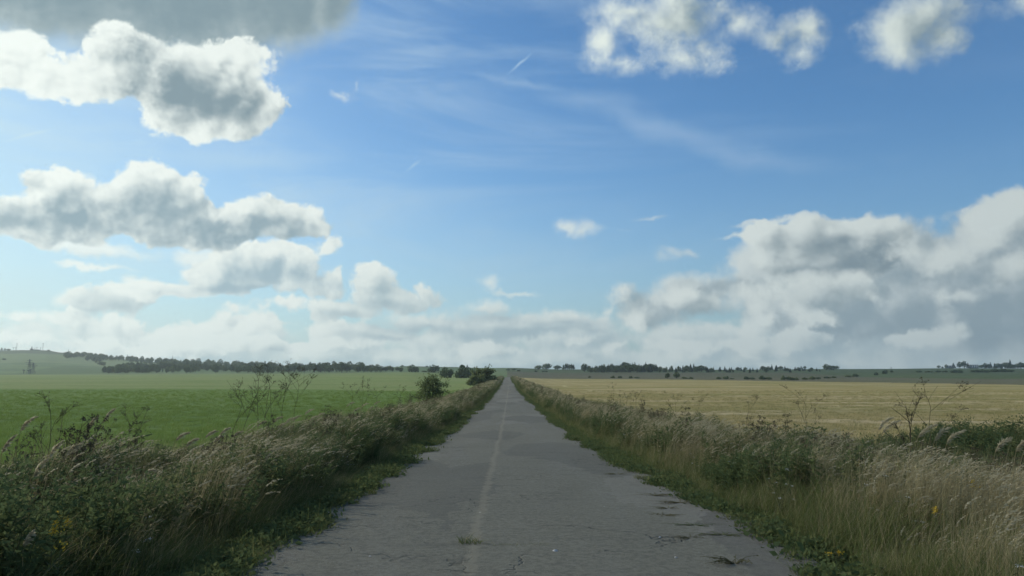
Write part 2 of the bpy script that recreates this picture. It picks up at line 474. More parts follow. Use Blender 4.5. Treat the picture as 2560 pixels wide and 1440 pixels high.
def bump(k, h, strength=0.5, dist=0.05):
    b = k.n.new('ShaderNodeBump')
    b.inputs['Strength'].default_value = strength; b.inputs['Distance'].default_value = dist
    k.put(b.inputs['Height'], h)
    return b.outputs[0]

def world_pos(k):
    return k.n.new('ShaderNodeNewGeometry').outputs['Position']

# ------------------------------------------------------------------ the lie of the land
RY = np.array([-400, 0, 8, 11.3, 15, 25, 36, 57, 103, 231, 462, 600, 900], float)
RZ = np.array([0.4, 0, 0, -.08, -.2, -.56, -.86, -1.22, -1.7, -2.6, -3.25, -3.2, -1.5], float)
def _smooth(xs, ys):
    """gentle curve through the levels, tabulated"""
    g = np.concatenate([np.arange(-400, 120, 0.5), np.arange(120, 900.1, 4.0)])
    z = np.interp(g, xs, ys)
    for w in (3, 5, 7):
        kk = np.ones(w) / w
        z = np.convolve(np.pad(z, (w // 2, w // 2), 'edge'), kk, 'valid')
    return g, z
_RG, _RZ = _smooth(RY, RZ)
def road_z(y):
    return np.interp(y, _RG, _RZ)

PROFILE = {   # column of the photograph: (metres ahead, row on which the ground lies)
    -700: [(120, 993), (230, 969), (820, 937), (1000, 931), (1500, 900), (2000, 868), (2600, 880), (6000, 905)],
    0: [(120, 993), (230, 969), (850, 937), (1000, 933), (1500, 905), (2000, 876), (2500, 880), (6000, 905)],
    60: [(120, 993), (230, 969), (850, 937), (1000, 933), (1500, 904), (2000, 873.5), (2500, 880), (6000, 905)],
    120: [(120, 993), (230, 969), (850, 937), (1000, 933), (1500, 905), (2000, 875), (2500, 880), (6000, 905)],
    165: [(120, 993), (230, 969), (860, 937), (1000, 933), (1500, 908), (2000, 881), (2500, 886), (6000, 908)],
    250: [(120, 993), (230, 969), (870, 937), (1000, 933), (1500, 912), (2000, 892), (2500, 896), (6000, 912)],
    400: [(120, 993), (230, 969), (880, 936), (1050, 931), (1500, 916), (2000, 905), (2500, 908), (6000, 915)],
    600: [(120, 993), (230, 970), (900, 935), (1100, 929), (1500, 922), (1900, 917), (2500, 920), (6000, 922)],
    800: [(120, 994), (230, 971), (900, 934), (1100, 929), (1500, 926), (1900, 923), (2500, 925), (6000, 926)],
    950: [(120, 994), (230, 971), (900, 932), (1100, 928), (1500, 924), (1900, 921), (2500, 925), (6000, 926)],
    1020: [(120, 994), (230, 971), (900, 931), (1100, 928), (1500, 920), (1900, 914), (2500, 921), (6000, 926)],
    1110: [(120, 994), (230, 971), (700, 939), (1000, 928), (1500, 921), (1800, 917), (2500, 921), (6000, 926)],
    1268: [(120, 990), (230, 967), (520, 945), (700, 938), (1000, 928), (1500, 920), (2500, 924), (6000, 928)],
    1400: [(120, 993), (230, 970), (560, 947), (750, 940), (1000, 931), (1500, 923.5), (2500, 927), (6000, 929)],
    1700: [(120, 993), (230, 970), (500, 949), (700, 942), (1000, 931), (1500, 924), (2500, 927), (6000, 929)],
    1900: [(120, 993), (230, 970), (440, 952), (700, 943), (1000, 931), (1500, 922), (2500, 926), (6000, 929)],
    2100: [(120, 993), (230, 970), (395, 955), (700, 944), (1000, 933), (1500, 921), (2500, 926), (6000, 929)],
    2300: [(120, 993), (230, 971), (355, 958), (600, 945), (1000, 931), (1400, 919.5), (2500, 926), (6000, 929)],
    2560: [(120, 993), (230, 971), (322, 962), (600, 946), (1000, 932), (1400, 920.5), (2500, 926), (6000, 929)],
    3400: [(120, 993), (230, 973), (280, 967), (600, 946), (1000, 932), (1400, 920.5), (2500, 926), (6000, 929)]}
_PC = np.array(sorted(PROFILE), float)
_LY = np.linspace(math.log(60), math.log(9000), 240)
_PT = []
for c in sorted(PROFILE):
    yy = np.array([p[0] for p in PROFILE[c]], float); rr = np.array([p[1] for p in PROFILE[c]], float)
    z = CAM_Z - (rr - ROW0) / F_PX * yy
    zz = np.interp(_LY, np.log(yy), z)
    for w in (9, 9):
        zz = np.convolve(np.pad(zz, (w // 2, w // 2), 'edge'), np.ones(w) / w, 'valid')
    _PT.append(zz)
_PT = np.array(_PT)

def sm(x, a, b):
    t = np.clip((x - a) / (b - a), 0, 1)
    return t * t * (3 - 2 * t)

def vnoise(x, y, s, seed=0):
    """smooth value noise for the ground"""
    x = x / s + seed * 17.3; y = y / s - seed * 9.1
    xi = np.floor(x).astype(np.int64); yi = np.floor(y).astype(np.int64)
    fx = x - xi; fy = y - yi
    fx = fx * fx * (3 - 2 * fx); fy = fy * fy * (3 - 2 * fy)
    def hsh(a, b):
        h = (a * 374761393 + b * 668265263 + seed * 974711) & 0x7fffffff
        h = ((h ^ (h >> 13)) * 1274126177) & 0x7fffffff
        return (h % 10007) / 10007.0
    return (hsh(xi, yi) * (1 - fx) + hsh(xi + 1, yi) * fx) * (1 - fy) + (hsh(xi, yi + 1) * (1 - fx) + hsh(xi + 1, yi + 1) * fx) * fy

def ground(x, y):
    x = np.asarray(x, float); y = np.asarray(y, float)
    ye = np.maximum(np.abs(x) * 0.75, y)
    ye = np.where(y < 0, np.maximum(np.hypot(x, y) * 0.6, 1), ye)
    c = COL0 + F_PX * np.clip(x / np.maximum(ye, 1.0), -1.4, 1.4)
    fc = np.interp(c, _PC, np.arange(len(_PC)))
    i = np.clip(np.floor(fc).astype(int), 0, len(_PC) - 2); t = fc - i
    t = t * t * (3 - 2 * t)
    ly = np.clip((np.log(np.maximum(ye, 1.0)) - _LY[0]) / (_LY[1] - _LY[0]), 0, len(_LY) - 1.001)
    j = np.floor(ly).astype(int); s = ly - j
    far = (_PT[i, j] * (1 - s) + _PT[i, j + 1] * s) * (1 - t) + (_PT[i + 1, j] * (1 - s) + _PT[i + 1, j + 1] * s) * t
    far = far + (vnoise(x, y, 160.0, 3) - .5) * np.clip((ye - 900) / 800, 0, 1) * 3.0
    near = road_z(y) - 0.30 * sm(np.abs(x), 2.6, 7.0) + (vnoise(x, y, 2.5, 1) - .5) * 0.10 * sm(np.abs(x), 2.7, 4.0)
    near = near - 0.05 * sm(np.abs(x), 2.3, 2.9)
    w = sm(ye, 70, 210)
    field = near * (1 - w) + far * w
    strip = sm(np.abs(x), 4.0, 16.0)          # the road lies on its own low bank
    strip = np.maximum(strip, sm(y, 470, 640))
    return near * (1 - strip) + field * strip

def gz(x, y):
    return float(ground(np.array([x]), np.array([y]))[0])

def on_ground(px, row):
    """where the line of sight through a place of the photograph meets the ground"""
    d = ray(px, row)
    t = np.exp(np.linspace(math.log(4), math.log(5200), 1600)) / math.hypot(d.x, d.y)
    X, Y, Z = d.x * t, d.y * t, CAM_Z + d.z * t
    below = np.nonzero(Z < ground(X, Y))[0]
    i = below[0] if len(below) else int(np.argmin(np.abs(Z - ground(X, Y)) / t))
    return float(X[i]), float(Y[i]), gz(X[i], Y[i])

# ------------------------------------------------------------------ ground materials
def field_mat(name, cols, sc, fine=1.2, contrast=(0.35, 0.65), rows=None, extra=None, fine_amt=0.35):
    m, k = new_mat(name)
    p = world_pos(k)
    n1 = k.noise(k.mapping(p, sc=(sc[0], sc[1], 1)), 1.0, 5, 0.6)
    n2 = k.noise(k.mapping(p, loc=(31, 7, 0), sc=(sc[0] * 3.1, sc[1] * 3.4, 1)), 1.0, 5, 0.6)
    c = k.mix(k.sstep(n1, *contrast), cols[0], cols[1])
    c = k.mix(k.math('MULTIPLY', k.sstep(n2, 0.5, 0.66), 0.85), c, cols[2])
    n3 = k.noise(p, fine, 6, 0.7)
    c = k.mix(fine_amt, c, k.mix(k.sstep(n3, 0.3, 0.7), (0.02, 0.025, 0.01), tuple(v * 1.6 for v in cols[0])), 'MIX')
    if extra: c = extra(k, p, c)
    h = k.noise(p, 3.5, 5, 0.7)
    nrm = bump(k, k.math('ADD', h, k.math('MULTIPLY', n2, 1.5)), 0.8, 0.25)
    out_surface(k, principled(k, c, 0.95, 0.05, nrm))
    return m

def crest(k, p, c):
    # darker uneven tone high on the crest, paler hay fields with straight edges below it
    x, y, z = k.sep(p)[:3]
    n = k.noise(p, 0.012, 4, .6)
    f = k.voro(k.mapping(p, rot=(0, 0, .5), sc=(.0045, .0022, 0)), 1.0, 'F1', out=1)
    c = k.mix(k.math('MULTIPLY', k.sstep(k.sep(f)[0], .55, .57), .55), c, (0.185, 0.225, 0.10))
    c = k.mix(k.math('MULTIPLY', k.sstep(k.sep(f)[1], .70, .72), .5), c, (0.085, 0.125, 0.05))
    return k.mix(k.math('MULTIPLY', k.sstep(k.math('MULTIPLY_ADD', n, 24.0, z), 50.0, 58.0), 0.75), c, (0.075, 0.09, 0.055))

def tracks(k, p, c):
    # pale wheel lines left by the harvest, running with the road
    x, y, z = k.sep(p)[:3]
    w = k.noise(k.mapping(p, sc=(0.02, 0.012, 1)), 1.0, 3, 0.5)
    s = k.math('PINGPONG', k.math('MULTIPLY_ADD', w, 10.0, x), 4.5)
    line = k.math('MULTIPLY', k.sstep(s, 0.0, 1.3, 1.0, 0.0), k.sstep(k.noise(p, 0.03, 4, .6), 0.42, 0.62))
    line = k.math('MULTIPLY', line, k.sstep(x, 14.0, 60.0, 1.0, 0.25))
    return k.mix(k.math('MULTIPLY', line, 0.75), c, (0.50, 0.42, 0.22))

M = {}
M['green_field'] = field_mat('young_green_crop', [(0.15, 0.225, 0.055), (0.115, 0.195, 0.045), (0.18, 0.245, 0.075)], (0.012, 0.06))
M['pale_field'] = field_mat('pale_green_crop', [(0.19, 0.25, 0.08), (0.23, 0.265, 0.10), (0.15, 0.215, 0.06)], (0.008, 0.022), fine=0.5, fine_amt=0.2)
M['stubble'] = field_mat('golden_stubble', [(0.37, 0.295, 0.125), (0.23, 0.22, 0.07), (0.58, 0.465, 0.28)], (0.010, 0.045), extra=tracks, fine_amt=0.22)
M['heath'] = field_mat('brown_heath', [(0.15, 0.135, 0.085), (0.12, 0.135, 0.065), (0.09, 0.10, 0.05)], (0.006, 0.02), fine=0.3, fine_amt=0.3)
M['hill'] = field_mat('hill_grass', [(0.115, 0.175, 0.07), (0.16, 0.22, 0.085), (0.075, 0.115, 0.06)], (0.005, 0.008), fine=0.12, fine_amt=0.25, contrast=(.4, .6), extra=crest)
M['dark_hill'] = field_mat('rough_hill_grass', [(0.105, 0.14, 0.06), (0.09, 0.12, 0.05), (0.15, 0.145, 0.075)], (0.005, 0.012), fine=0.15, fine_amt=0.3)
M['soil'] = field_mat('verge_soil', [(0.075, 0.075, 0.04), (0.05, 0.07, 0.03), (0.10, 0.085, 0.055)], (0.5, 0.5), fine=9.0, fine_amt=0.4)

# ------------------------------------------------------------------ ground sheets
def build_ground():
    az = np.concatenate([np.arange(-180, -44, 2.0), np.arange(-44, 44, 0.16), np.arange(44, 180.1, 2.0)])
    rr = np.exp(np.arange(math.log(1.0), math.log(9000), 0.0195))
    A, RR = np.meshgrid(np.radians(az), rr)
    X = RR * np.sin(A); Y = RR * np.cos(A)
    Z = ground(X, Y)
    V = np.stack([X, Y, Z], -1).reshape(-1, 3)
    na, nr = len(az), len(rr)
    I = np.arange(nr * na).reshape(nr, na)
    F = np.stack([I[:-1, :-1], I[:-1, 1:], I[1:, 1:], I[1:, :-1]], -1).reshape(-1, 4)[:, ::-1]
    C = V[F].mean(1); cx, cy = C[:, 0], C[:, 1]
    col = COL0 + F_PX * np.clip(cx / np.maximum(cy, 1.0), -3, 3)
    wob = (vnoise(cx, cy, 14.0, 5) - .5) * 5
    verge = (np.abs(cx) < 7.2 + wob * .15) & (cy < 560)
    left = cx < 0
    e1 = 228 + 14 * np.sin(cx / 90.0) + wob
    e1 = np.where(cx > -60, e1 - (cx + 60) * 1.0, e1)
    e2 = np.interp(col, [-700, 0, 250, 600, 900, 1000, 1180, 1268], [800, 840, 865, 890, 900, 905, 760, 560])
    e3 = np.interp(col, [1268, 1400, 1700, 1900, 2100, 2300, 2560, 3400], [535, 555, 500, 440, 395, 355, 322, 280]) + wob * 0.8
    e4 = np.interp(col, [1268, 1700, 2000, 2150, 2300, 2560, 3400], [960, 960, 960, 700, 560, 540, 540])
    reg = np.full(len(F), 0)
    reg[verge] = 1
    L = left & ~verge; Rr = ~left & ~verge
    front = cy > np.abs(cx) * 0.2
    cyy = np.where(front, cy, 20)
    reg[L & (cyy < e1)] = 2
    reg[L & (cyy >= e1) & (cyy < e2)] = 3
    reg[L & (cyy >= e2)] = 4
    reg[Rr & (cyy < e3)] = 5
    reg[Rr & (cyy >= e3) & (cyy < e4)] = 6
    reg[Rr & (cyy >= e4)] = 7
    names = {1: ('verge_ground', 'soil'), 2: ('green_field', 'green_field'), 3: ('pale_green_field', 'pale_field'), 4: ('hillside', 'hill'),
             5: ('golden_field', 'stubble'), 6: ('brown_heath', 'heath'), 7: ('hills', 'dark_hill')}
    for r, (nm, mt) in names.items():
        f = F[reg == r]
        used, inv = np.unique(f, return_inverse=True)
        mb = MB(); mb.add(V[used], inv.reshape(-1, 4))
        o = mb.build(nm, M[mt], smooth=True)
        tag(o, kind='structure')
build_ground()

# ------------------------------------------------------------------ road
def edge_l(y): return -2.42 + (vnoise(y, y * 0, 16.0, 15) - .2) * 0.9 * sm(y, 40, 110) + (vnoise(y, y * 0, 1.7, 11) - .5) * 0.40 + (vnoise(y, y * 0, 0.5, 12) - .5) * 0.24
def edge_r(y): return 2.60 + 0.22 * (1 - sm(y, 8, 17)) - (vnoise(y, y * 0, 19.0, 16) - .2) * 0.9 * sm(y, 40, 110) + (vnoise(y, y * 0, 1.9, 13) - .5) * 0.42 + (vnoise(y, y * 0, 0.5, 14) - .5) * 0.26

def asphalt():
    m, k = new_mat('old_asphalt')
    p = world_pos(k)
    x, y, z = k.sep(p)[:3]
    big = k.noise(k.mapping(p, sc=(0.8, 0.22, 1)), 1.0, 5, 0.6)
    c = k.mix(k.sstep(big, 0.3, 0.7), (0.120, 0.115, 0.074), (0.148, 0.142, 0.095))
    # patches worn along the wheel paths
    wheel = k.math('MULTIPLY', k.sstep(k.math('ABSOLUTE', k.math('SUBTRACT', k.math('ABSOLUTE', x), 1.15)), 0.0, 0.7, 1.0, 0.0), k.sstep(k.noise(k.mapping(p, sc=(1, .12, 1)), 1.2, 4), .4, .6))
    c = k.mix(k.math('MULTIPLY', wheel, 0.3), c, (0.19, 0.19, 0.16))
    stain = k.noise(k.mapping(p, loc=(5, 0, 0), sc=(1.0, 0.5, 1)), 1.3, 6, 0.65)
    c = k.mix(k.math('MULTIPLY', k.sstep(stain, 0.54, 0.72), 0.35), c, (0.095, 0.097, 0.08))
    # sandy dirt washed on to the edges
    ed = k.math('ABSOLUTE', k.math('SUBTRACT', x, 0.05))
    dirt = k.sstep(k.math('MULTIPLY_ADD', k.math('SUBTRACT', k.noise(p, 1.6, 5, .65), .5), 1.3, ed), 1.9, 2.5)
    c = k.mix(k.math('MULTIPLY', dirt, 0.6), c, (0.185, 0.165, 0.14))
    # stones in the surface
    st = k.voro(p, 70.0, 'F1', rand=1.0)
    grit = k.noise(p, 120.0, 3, 0.7)
    c = k.mix(0.28, c, k.mix(k.sstep(grit, 0.35, 0.65), (0.05, 0.05, 0.047), (0.38, 0.38, 0.36)))
    wh = k.math('MULTIPLY', k.sstep(k.voro(p, 9.0, 'F1'), 0.0, 0.085, 1.0, 0.0), k.sstep(k.noise(p, 1.2, 2), 0.5, 0.55))
    c = k.mix(wh, c, (0.5, 0.49, 0.46))
    # coarse aggregate, worn bare in places, and old patched areas
    ag = k.noise(p, 16.0, 6, 0.75)
    c = k.mix(0.32, c, k.mix(k.sstep(ag, 0.34, 0.64), (0.05, 0.049, 0.034), (0.23, 0.225, 0.16)))
    pat = k.voro(k.vmath('MULTIPLY_ADD', k.vmath('SUBTRACT', k.noise(p, 2.0, 3, .6, color=True), (.5, .5, .5)), (.35, .35, 0), k.mapping(p, sc=(0.5, 0.16, 1))), 1.0, 'F1', out=1)
    pr = k.sep(pat)[0]
    c = k.mix(k.math('MULTIPLY', k.sstep(pr, 0.70, 0.72), 0.38), c, (0.09, 0.09, 0.075))
    c = k.mix(k.math('MULTIPLY', k.sstep(pr, 0.22, 0.20), 0.22), c, (0.25, 0.24, 0.20))
    wave = k.noise(k.mapping(p, sc=(0.55, 2.6, 1)), 1.6, 4, 0.6)
    c = k.mix(k.math('MULTIPLY', k.sstep(wave, 0.52, 0.70), 0.30), c, (0.085, 0.085, 0.07))
    # the worn seam in the middle
    w = k.noise(k.comb(0, y, 0), 0.25, 3, 0.5)
    cx = k.math('ADD', k.math('MULTIPLY_ADD', k.math('SUBTRACT', w, .5), 0.25, -0.36), k.math('MULTIPLY', y, 0.004))
    ds = k.math('ABSOLUTE', k.math('SUBTRACT', x, cx))
    ragged = k.noise(p, 6.0, 5, 0.7)
    seam = k.sstep(k.math('MULTIPLY_ADD', k.math('SUBTRACT', ragged, .5), -0.34, ds), 0.02, 0.085, 1.0, 0.0)
    c = k.mix(k.math('MULTIPLY', seam, 0.52), c, (0.235, 0.218, 0.155))
    # fine cracks, mostly across
    cw = k.noise(p, 1.1, 4, 0.6, color=True)
    pc = k.vmath('MULTIPLY_ADD', k.vmath('SUBTRACT', cw, (.5, .5, .5)), (1.6, 1.0, 0), k.mapping(p, sc=(0.55, 0.75, 1)))
    cd = k.voro(pc, 0.62, 'DISTANCE_TO_EDGE')
    crack = k.math('MULTIPLY', k.sstep(cd, 0.0, 0.009, 1.0, 0.0), k.sstep(k.noise(p, 0.7, 3), 0.45, 0.58))
    c = k.mix(k.math('MULTIPLY', crack, 0.6), c, (0.045, 0.045, 0.038))
    h = k.math('ADD', k.math('MULTIPLY', grit, 0.6), k.math('MULTIPLY', ag, 0.8))
    h = k.math('SUBTRACT', h, k.math('MULTIPLY', crack, 1.5))
    out_surface(k, principled(k, c, 0.92, 0.18, bump(k, h, 0.6, 0.015)))
    return m

def build_road():
    y = np.concatenate([np.arange(-40, 0, 1.0), np.arange(0, 40, 0.16), np.exp(np.arange(math.log(40), math.log(540), 0.01))])
    t = np.linspace(0, 1, 13)
    l, r = edge_l(y), edge_r(y)
    X = l[:, None] * (1 - t) + r[:, None] * t
    Yy = np.repeat(y[:, None], len(t), 1)
    camber = 0.035 * (1 - (2 * t - 1) ** 2)
    Z = road_z(Yy) + 0.012 + camber
    Z += (vnoise(X, Yy, 0.9, 21) - .5) * 0.014 + (vnoise(X * .3, Yy, 5.0, 22) - .5) * 0.05 * sm(Yy, 12, 40)
    V = np.stack([X, Yy, Z], -1).reshape(-1, 3)
    n, mcol = len(y), len(t)
    I = np.arange(n * mcol).reshape(n, mcol)
    F = np.stack([I[:-1, :-1], I[:-1, 1:], I[1:, 1:], I[1:, :-1]], -1).reshape(-1, 4)
    mb = MB(); mb.add(V, F)
    # broken edge of the slab
    for e in (0, mcol - 1):
        low = V[I[:, e]].copy(); low[:, 2] -= 0.12
        top = V[I[:, e]].copy()
        VV = np.concatenate([top, low]); k2 = np.arange(n - 1)
        mb.add(VV, np.stack([k2, k2 + 1, k2 + 1 + n, k2 + n], -1))
    tag(mb.build('road', asphalt(), smooth=True), kind='structure')
build_road()
# ------------------------------------------------------------------ plants of the verges
def leaf_mat(name, cols, trans=0.45, patch=0.35, vary=0.9):
    """leaf: part of the light goes through; colour differs from plant to plant and from patch to patch"""
    m, k = new_mat(name)
    rnd = k.n.new('ShaderNodeObjectInfo').outputs['Random']
    p = world_pos(k)
    n = k.noise(p, patch, 4, 0.6)
    c = k.mix(k.sstep(k.math('ADD', n, k.math('MULTIPLY', k.math('SUBTRACT', rnd, .5), 0.45 * vary)), 0.34, 0.66), cols[0], cols[1])
    if len(cols) > 2:
        c = k.mix(k.math('MULTIPLY', k.sstep(rnd, 0.72, 0.95), 0.8), c, cols[2])
    f = k.noise(p, 40.0, 2, 0.5)
    c = k.mix(0.3, c, k.mix(f, tuple(v * .5 for v in cols[0]), tuple(min(1, v * 1.5) for v in cols[1])))
    d = k.n.new('ShaderNodeBsdfDiffuse'); k.put(d.inputs[0], c)
    tr = k.n.new('ShaderNodeBsdfTranslucent'); k.put(tr.inputs[0], c)
    mx = k.n.new('ShaderNodeMixShader'); mx.inputs[0].default_value = trans
    k.l.new(d.outputs[0], mx.inputs[1]); k.l.new(tr.outputs[0], mx.inputs[2])
    out_surface(k, mx.outputs[0])
    return m

M['grass'] = leaf_mat('green_blades', [(0.12, 0.15, 0.055), (0.16, 0.19, 0.065), (0.22, 0.21, 0.09)])
M['dark_leaf'] = leaf_mat('dark_leaves', [(0.095, 0.132, 0.058), (0.14, 0.175, 0.07), (0.19, 0.185, 0.08)])
M['dry'] = leaf_mat('dry_stalks', [(0.33, 0.285, 0.155), (0.42, 0.36, 0.20), (0.26, 0.24, 0.115)])
M['plume'] = leaf_mat('plumes', [(0.50, 0.44, 0.29), (0.60, 0.53, 0.36), (0.40, 0.35, 0.21)], trans=0.5)
M['brown'] = leaf_mat('brown_heads', [(0.085, 0.075, 0.048), (0.12, 0.105, 0.065), (0.15, 0.13, 0.085)], trans=0.1)
M['yellow'] = leaf_mat('yellow_flowers', [(0.50, 0.36, 0.05), (0.60, 0.44, 0.07)], trans=0.3)
M['white'] = leaf_mat('white_flowers', [(0.62, 0.62, 0.56), (0.72, 0.72, 0.66)], trans=0.3)
M['stem'] = leaf_mat('green_stems', [(0.075, 0.095, 0.045), (0.11, 0.12, 0.06)], trans=0.15)

WIND = 0.32

def blades(mb, n, spread, h0, h1, w, mat, bend=(0.15, 0.7), wind=WIND, segs=4, r=rng, base=None):
    """curved tapering grass blades"""
    ang = r.uniform(0, 2 * np.pi, n); rad = spread * np.sqrt(r.uniform(0, 1, n))
    bx = rad * np.cos(ang); by = rad * np.sin(ang)
    if base is not None: bx, by = base[:, 0], base[:, 1]
    h = r.uniform(h0, h1, n)
    da = r.uniform(0, 2 * np.pi, n); b = r.uniform(*bend, n)
    dx = np.cos(da) * b + wind * r.uniform(0.4, 1.5, n); dy = np.sin(da) * b
    fa = r.uniform(0, np.pi, n); fx = np.cos(fa); fy = np.sin(fa)
    ww = w * r.uniform(0.6, 1.3, n)
    t = np.linspace(0, 1, segs + 1)
    L = np.hypot(dx, dy) + 1e-6
    px = bx[:, None] + (dx * h)[:, None] * (t ** 2)
    py = by[:, None] + (dy * h)[:, None] * (t ** 2)
    pz = h[:, None] * (t - 0.42 * np.minimum(L, 1.2)[:, None] * t ** 2.6)
    wd = ww[:, None] * (1 - t * 0.93) * np.where(t < 0.2, 0.7 + 1.5 * t, 1.0)
    A = np.stack([px - fx[:, None] * wd / 2, py - fy[:, None] * wd / 2, pz], -1)
    B = np.stack([px + fx[:, None] * wd / 2, py + fy[:, None] * wd / 2, pz], -1)
    V = np.stack([A, B], 2).reshape(-1, 3)
    s2 = (segs + 1) * 2
    i = np.arange(segs) * 2
    f = np.stack([i, i + 1, i + 3, i + 2], -1)
    F = (f[None] + (np.arange(n) * s2)[:, None, None]).reshape(-1, 4)
    mb.add(V, F, mat)
    return np.stack([px[:, -1], py[:, -1], pz[:, -1]], -1), np.stack([px[:, -2], py[:, -2], pz[:, -2]], -1)

def leaflets(mb, P, size, mat, up=0.3, r=rng, asp=0.35):
    """small pointed leaves at given points, turned at random"""
    P = np.asarray(P, float); n = len(P)
    d = r.normal(size=(n, 3)); d[:, 2] = d[:, 2] * 0.6 + up
    d /= np.linalg.norm(d, axis=1)[:, None]
    q = np.cross(d, r.normal(size=(n, 3))); q /= np.linalg.norm(q, axis=1)[:, None] + 1e-9
    s = size * r.uniform(0.55, 1.35, n)
    a = P; c = P + d * s[:, None]
    mid = P + d * (s * 0.45)[:, None]
    w = q * (s * asp * 0.5)[:, None]
    mb.quads(np.stack([a, mid + w, c, mid - w], 1), mat)

def plume(mb, base, tip, mat, length=0.2, dens=60, fat=0.035, r=rng, droop=0.06):
    """feathery seed head that trails off down wind"""
    base = np.asarray(base, float); d = np.asarray(tip, float) - base
    d /= np.linalg.norm(d) + 1e-9
    t = r.uniform(0, 1, dens)
    prof = np.sin(np.pi * np.clip(t * 0.9 + 0.08, 0, 1)) ** 0.8
    ctr = base + d * (t * length)[:, None]
    ctr[:, 0] += length * 0.55 * t ** 2; ctr[:, 2] -= droop * t ** 2 * length * 5
    off = r.normal(size=(dens, 3)) * (fat * prof * 0.5)[:, None]
    off[:, 0] = np.abs(off[:, 0]) * 1.5 - fat * 0.15
    a = ctr; dirn = d * 0.6 + np.array([0.8, 0, -0.1])
    e = ctr + off + dirn * (length * 0.16 * r.uniform(0.6, 1.3, dens))[:, None]
    q = np.cross(e - a, r.normal(size=(dens, 3))); q /= np.linalg.norm(q, axis=1)[:, None] + 1e-9
    w = q * (0.0045 * r.uniform(0.7, 1.5, dens))[:, None]
    mid = (a + e) / 2
    mb.quads(np.stack([a, mid + w, e, mid - w], 1), mat)

def p_green(r):
    mb = MB(); blades(mb, 60, 0.22, 0.28, 0.75, 0.011, 0, (0.1, 0.8), r=r)
    blades(mb, 12, 0.22, 0.4, 0.85, 0.008, 1, (0.1, 0.5), r=r)
    return mb, ['grass', 'dry']
def p_low(r):
    mb = MB(); blades(mb, 46, 0.2, 0.06, 0.26, 0.011, 0, (0.3, 1.3), r=r)
    P = np.stack([r.normal(0, .11, 60), r.normal(0, .11, 60), r.uniform(0.01, 0.13, 60)], -1)
    leaflets(mb, P, 0.055, 1, 0.4, r=r, asp=0.6)
    return mb, ['grass', 'dark_leaf']
def p_dry(r):
    mb = MB(); tip, pre = blades(mb, 30, 0.22, 0.7, 1.25, 0.0065, 0, (0.02, 0.2), .22, r=r)
    blades(mb, 26, 0.24, 0.3, 0.8, 0.008, 0, (0.05, 0.6), .25, r=r)
    blades(mb, 34, 0.24, 0.3, 0.75, 0.010, 2, (0.1, 0.6), r=r)
    for a, b in list(zip(pre, tip))[:5]:
        plume(mb, a, b, 1, r.uniform(0.10, 0.2), 18, 0.022, r=r)
    return mb, ['dry', 'plume', 'grass']
def p_wisp(r):
    mb = MB(); tip, pre = blades(mb, 46, 0.22, 0.6, 1.15, 0.005, 0, (0.02, 0.25), .22, r=r)
    blades(mb, 50, 0.24, 0.25, 0.8, 0.009, 1, (0.1, 0.8), r=r)
    for a, b in list(zip(pre, tip))[:11]:
        plume(mb, a, b, 0, r.uniform(0.10, 0.2), 9, 0.03, r=r)
    return mb, ['dry', 'grass']
def p_forb(r):
    mb = MB()
    for i in range(7):
        h = r.uniform(0.55, 1.0); a = r.uniform(0, 6.28); b = r.uniform(0.02, 0.16)
        x, y = np.cos(a) * b, np.sin(a) * b
        t = np.linspace(0, 1, 6)
        pts = np.stack([x + (x * .8 + WIND * .55 * h) * t ** 1.8, y + y * t, h * (t - .08 * t ** 2)], -1)
        mb.tube(pts, np.linspace(0.005, 0.002, 6), 3, 1)
        n = 46
        tt = r.uniform(0.12, 1, n)
        P = np.stack([np.interp(tt, t, pts[:, j]) for j in range(3)], -1)
        leaflets(mb, P, 0.085, 0, 0.35, r=r, asp=0.3)
        # side twigs and flower buds
        top = pts[-1] + r.normal(0, .035, (16, 3)) * (1, 1, 1.2)
        leaflets(mb, top, 0.035, 2, 0.4, r=r, asp=0.5)
    return mb, ['dark_leaf', 'stem', 'dark_leaf']
def p_brown(r):
    mb = MB()
    for i in range(4):
        h = r.uniform(0.8, 1.15); a = r.uniform(0, 6.28); b = r.uniform(0.02, 0.14)
        x, y = np.cos(a) * b, np.sin(a) * b
        t = np.linspace(0, 1, 5)
        pts = np.stack([x + (WIND * .35 * h) * t ** 1.8, y + y * t, h * t], -1)
        mb.tube(pts, np.linspace(0.005, 0.0025, 5), 3, 0)
        for j in range(7):
            s = pts[-2] + (pts[-1] - pts[-2]) * r.uniform(0, 1)
            e = s + np.array([r.normal(0, .05), r.normal(0, .05), r.uniform(0.05, 0.13)])
            mb.tube([s, (s + e) / 2 + (0, 0, .01), e], 0.002, 3, 0)
            leaflets(mb, e + r.normal(0, .012, (14, 3)), 0.022, 0, 0.2, r=r, asp=0.7)
        P = np.stack([np.interp(r.uniform(.2, .9, 14), t, pts[:, j]) for j in range(3)], -1)
        leaflets(mb, P, 0.05, 1, -0.3, r=r, asp=0.25)
    return mb, ['brown', 'dark_leaf']
def p_feather(r):
    mb = MB()
    n = 900
    th = r.uniform(0, 6.28, n); rr_ = 0.34 * np.sqrt(r.uniform(0, 1, n))
    z = 0.48 * (1 - (rr_ / 0.36) ** 2) * r.uniform(0.25, 1, n) ** 0.6
    P = np.stack([rr_ * np.cos(th) + z * WIND * .5, rr_ * np.sin(th), z], -1)
    leaflets(mb, P, 0.05, 0, 0.5, r=r, asp=0.22)
    blades(mb, 24, 0.3, 0.3, 0.6, 0.008, 0, (0.2, 0.8), r=r)
    return mb, ['dark_leaf']
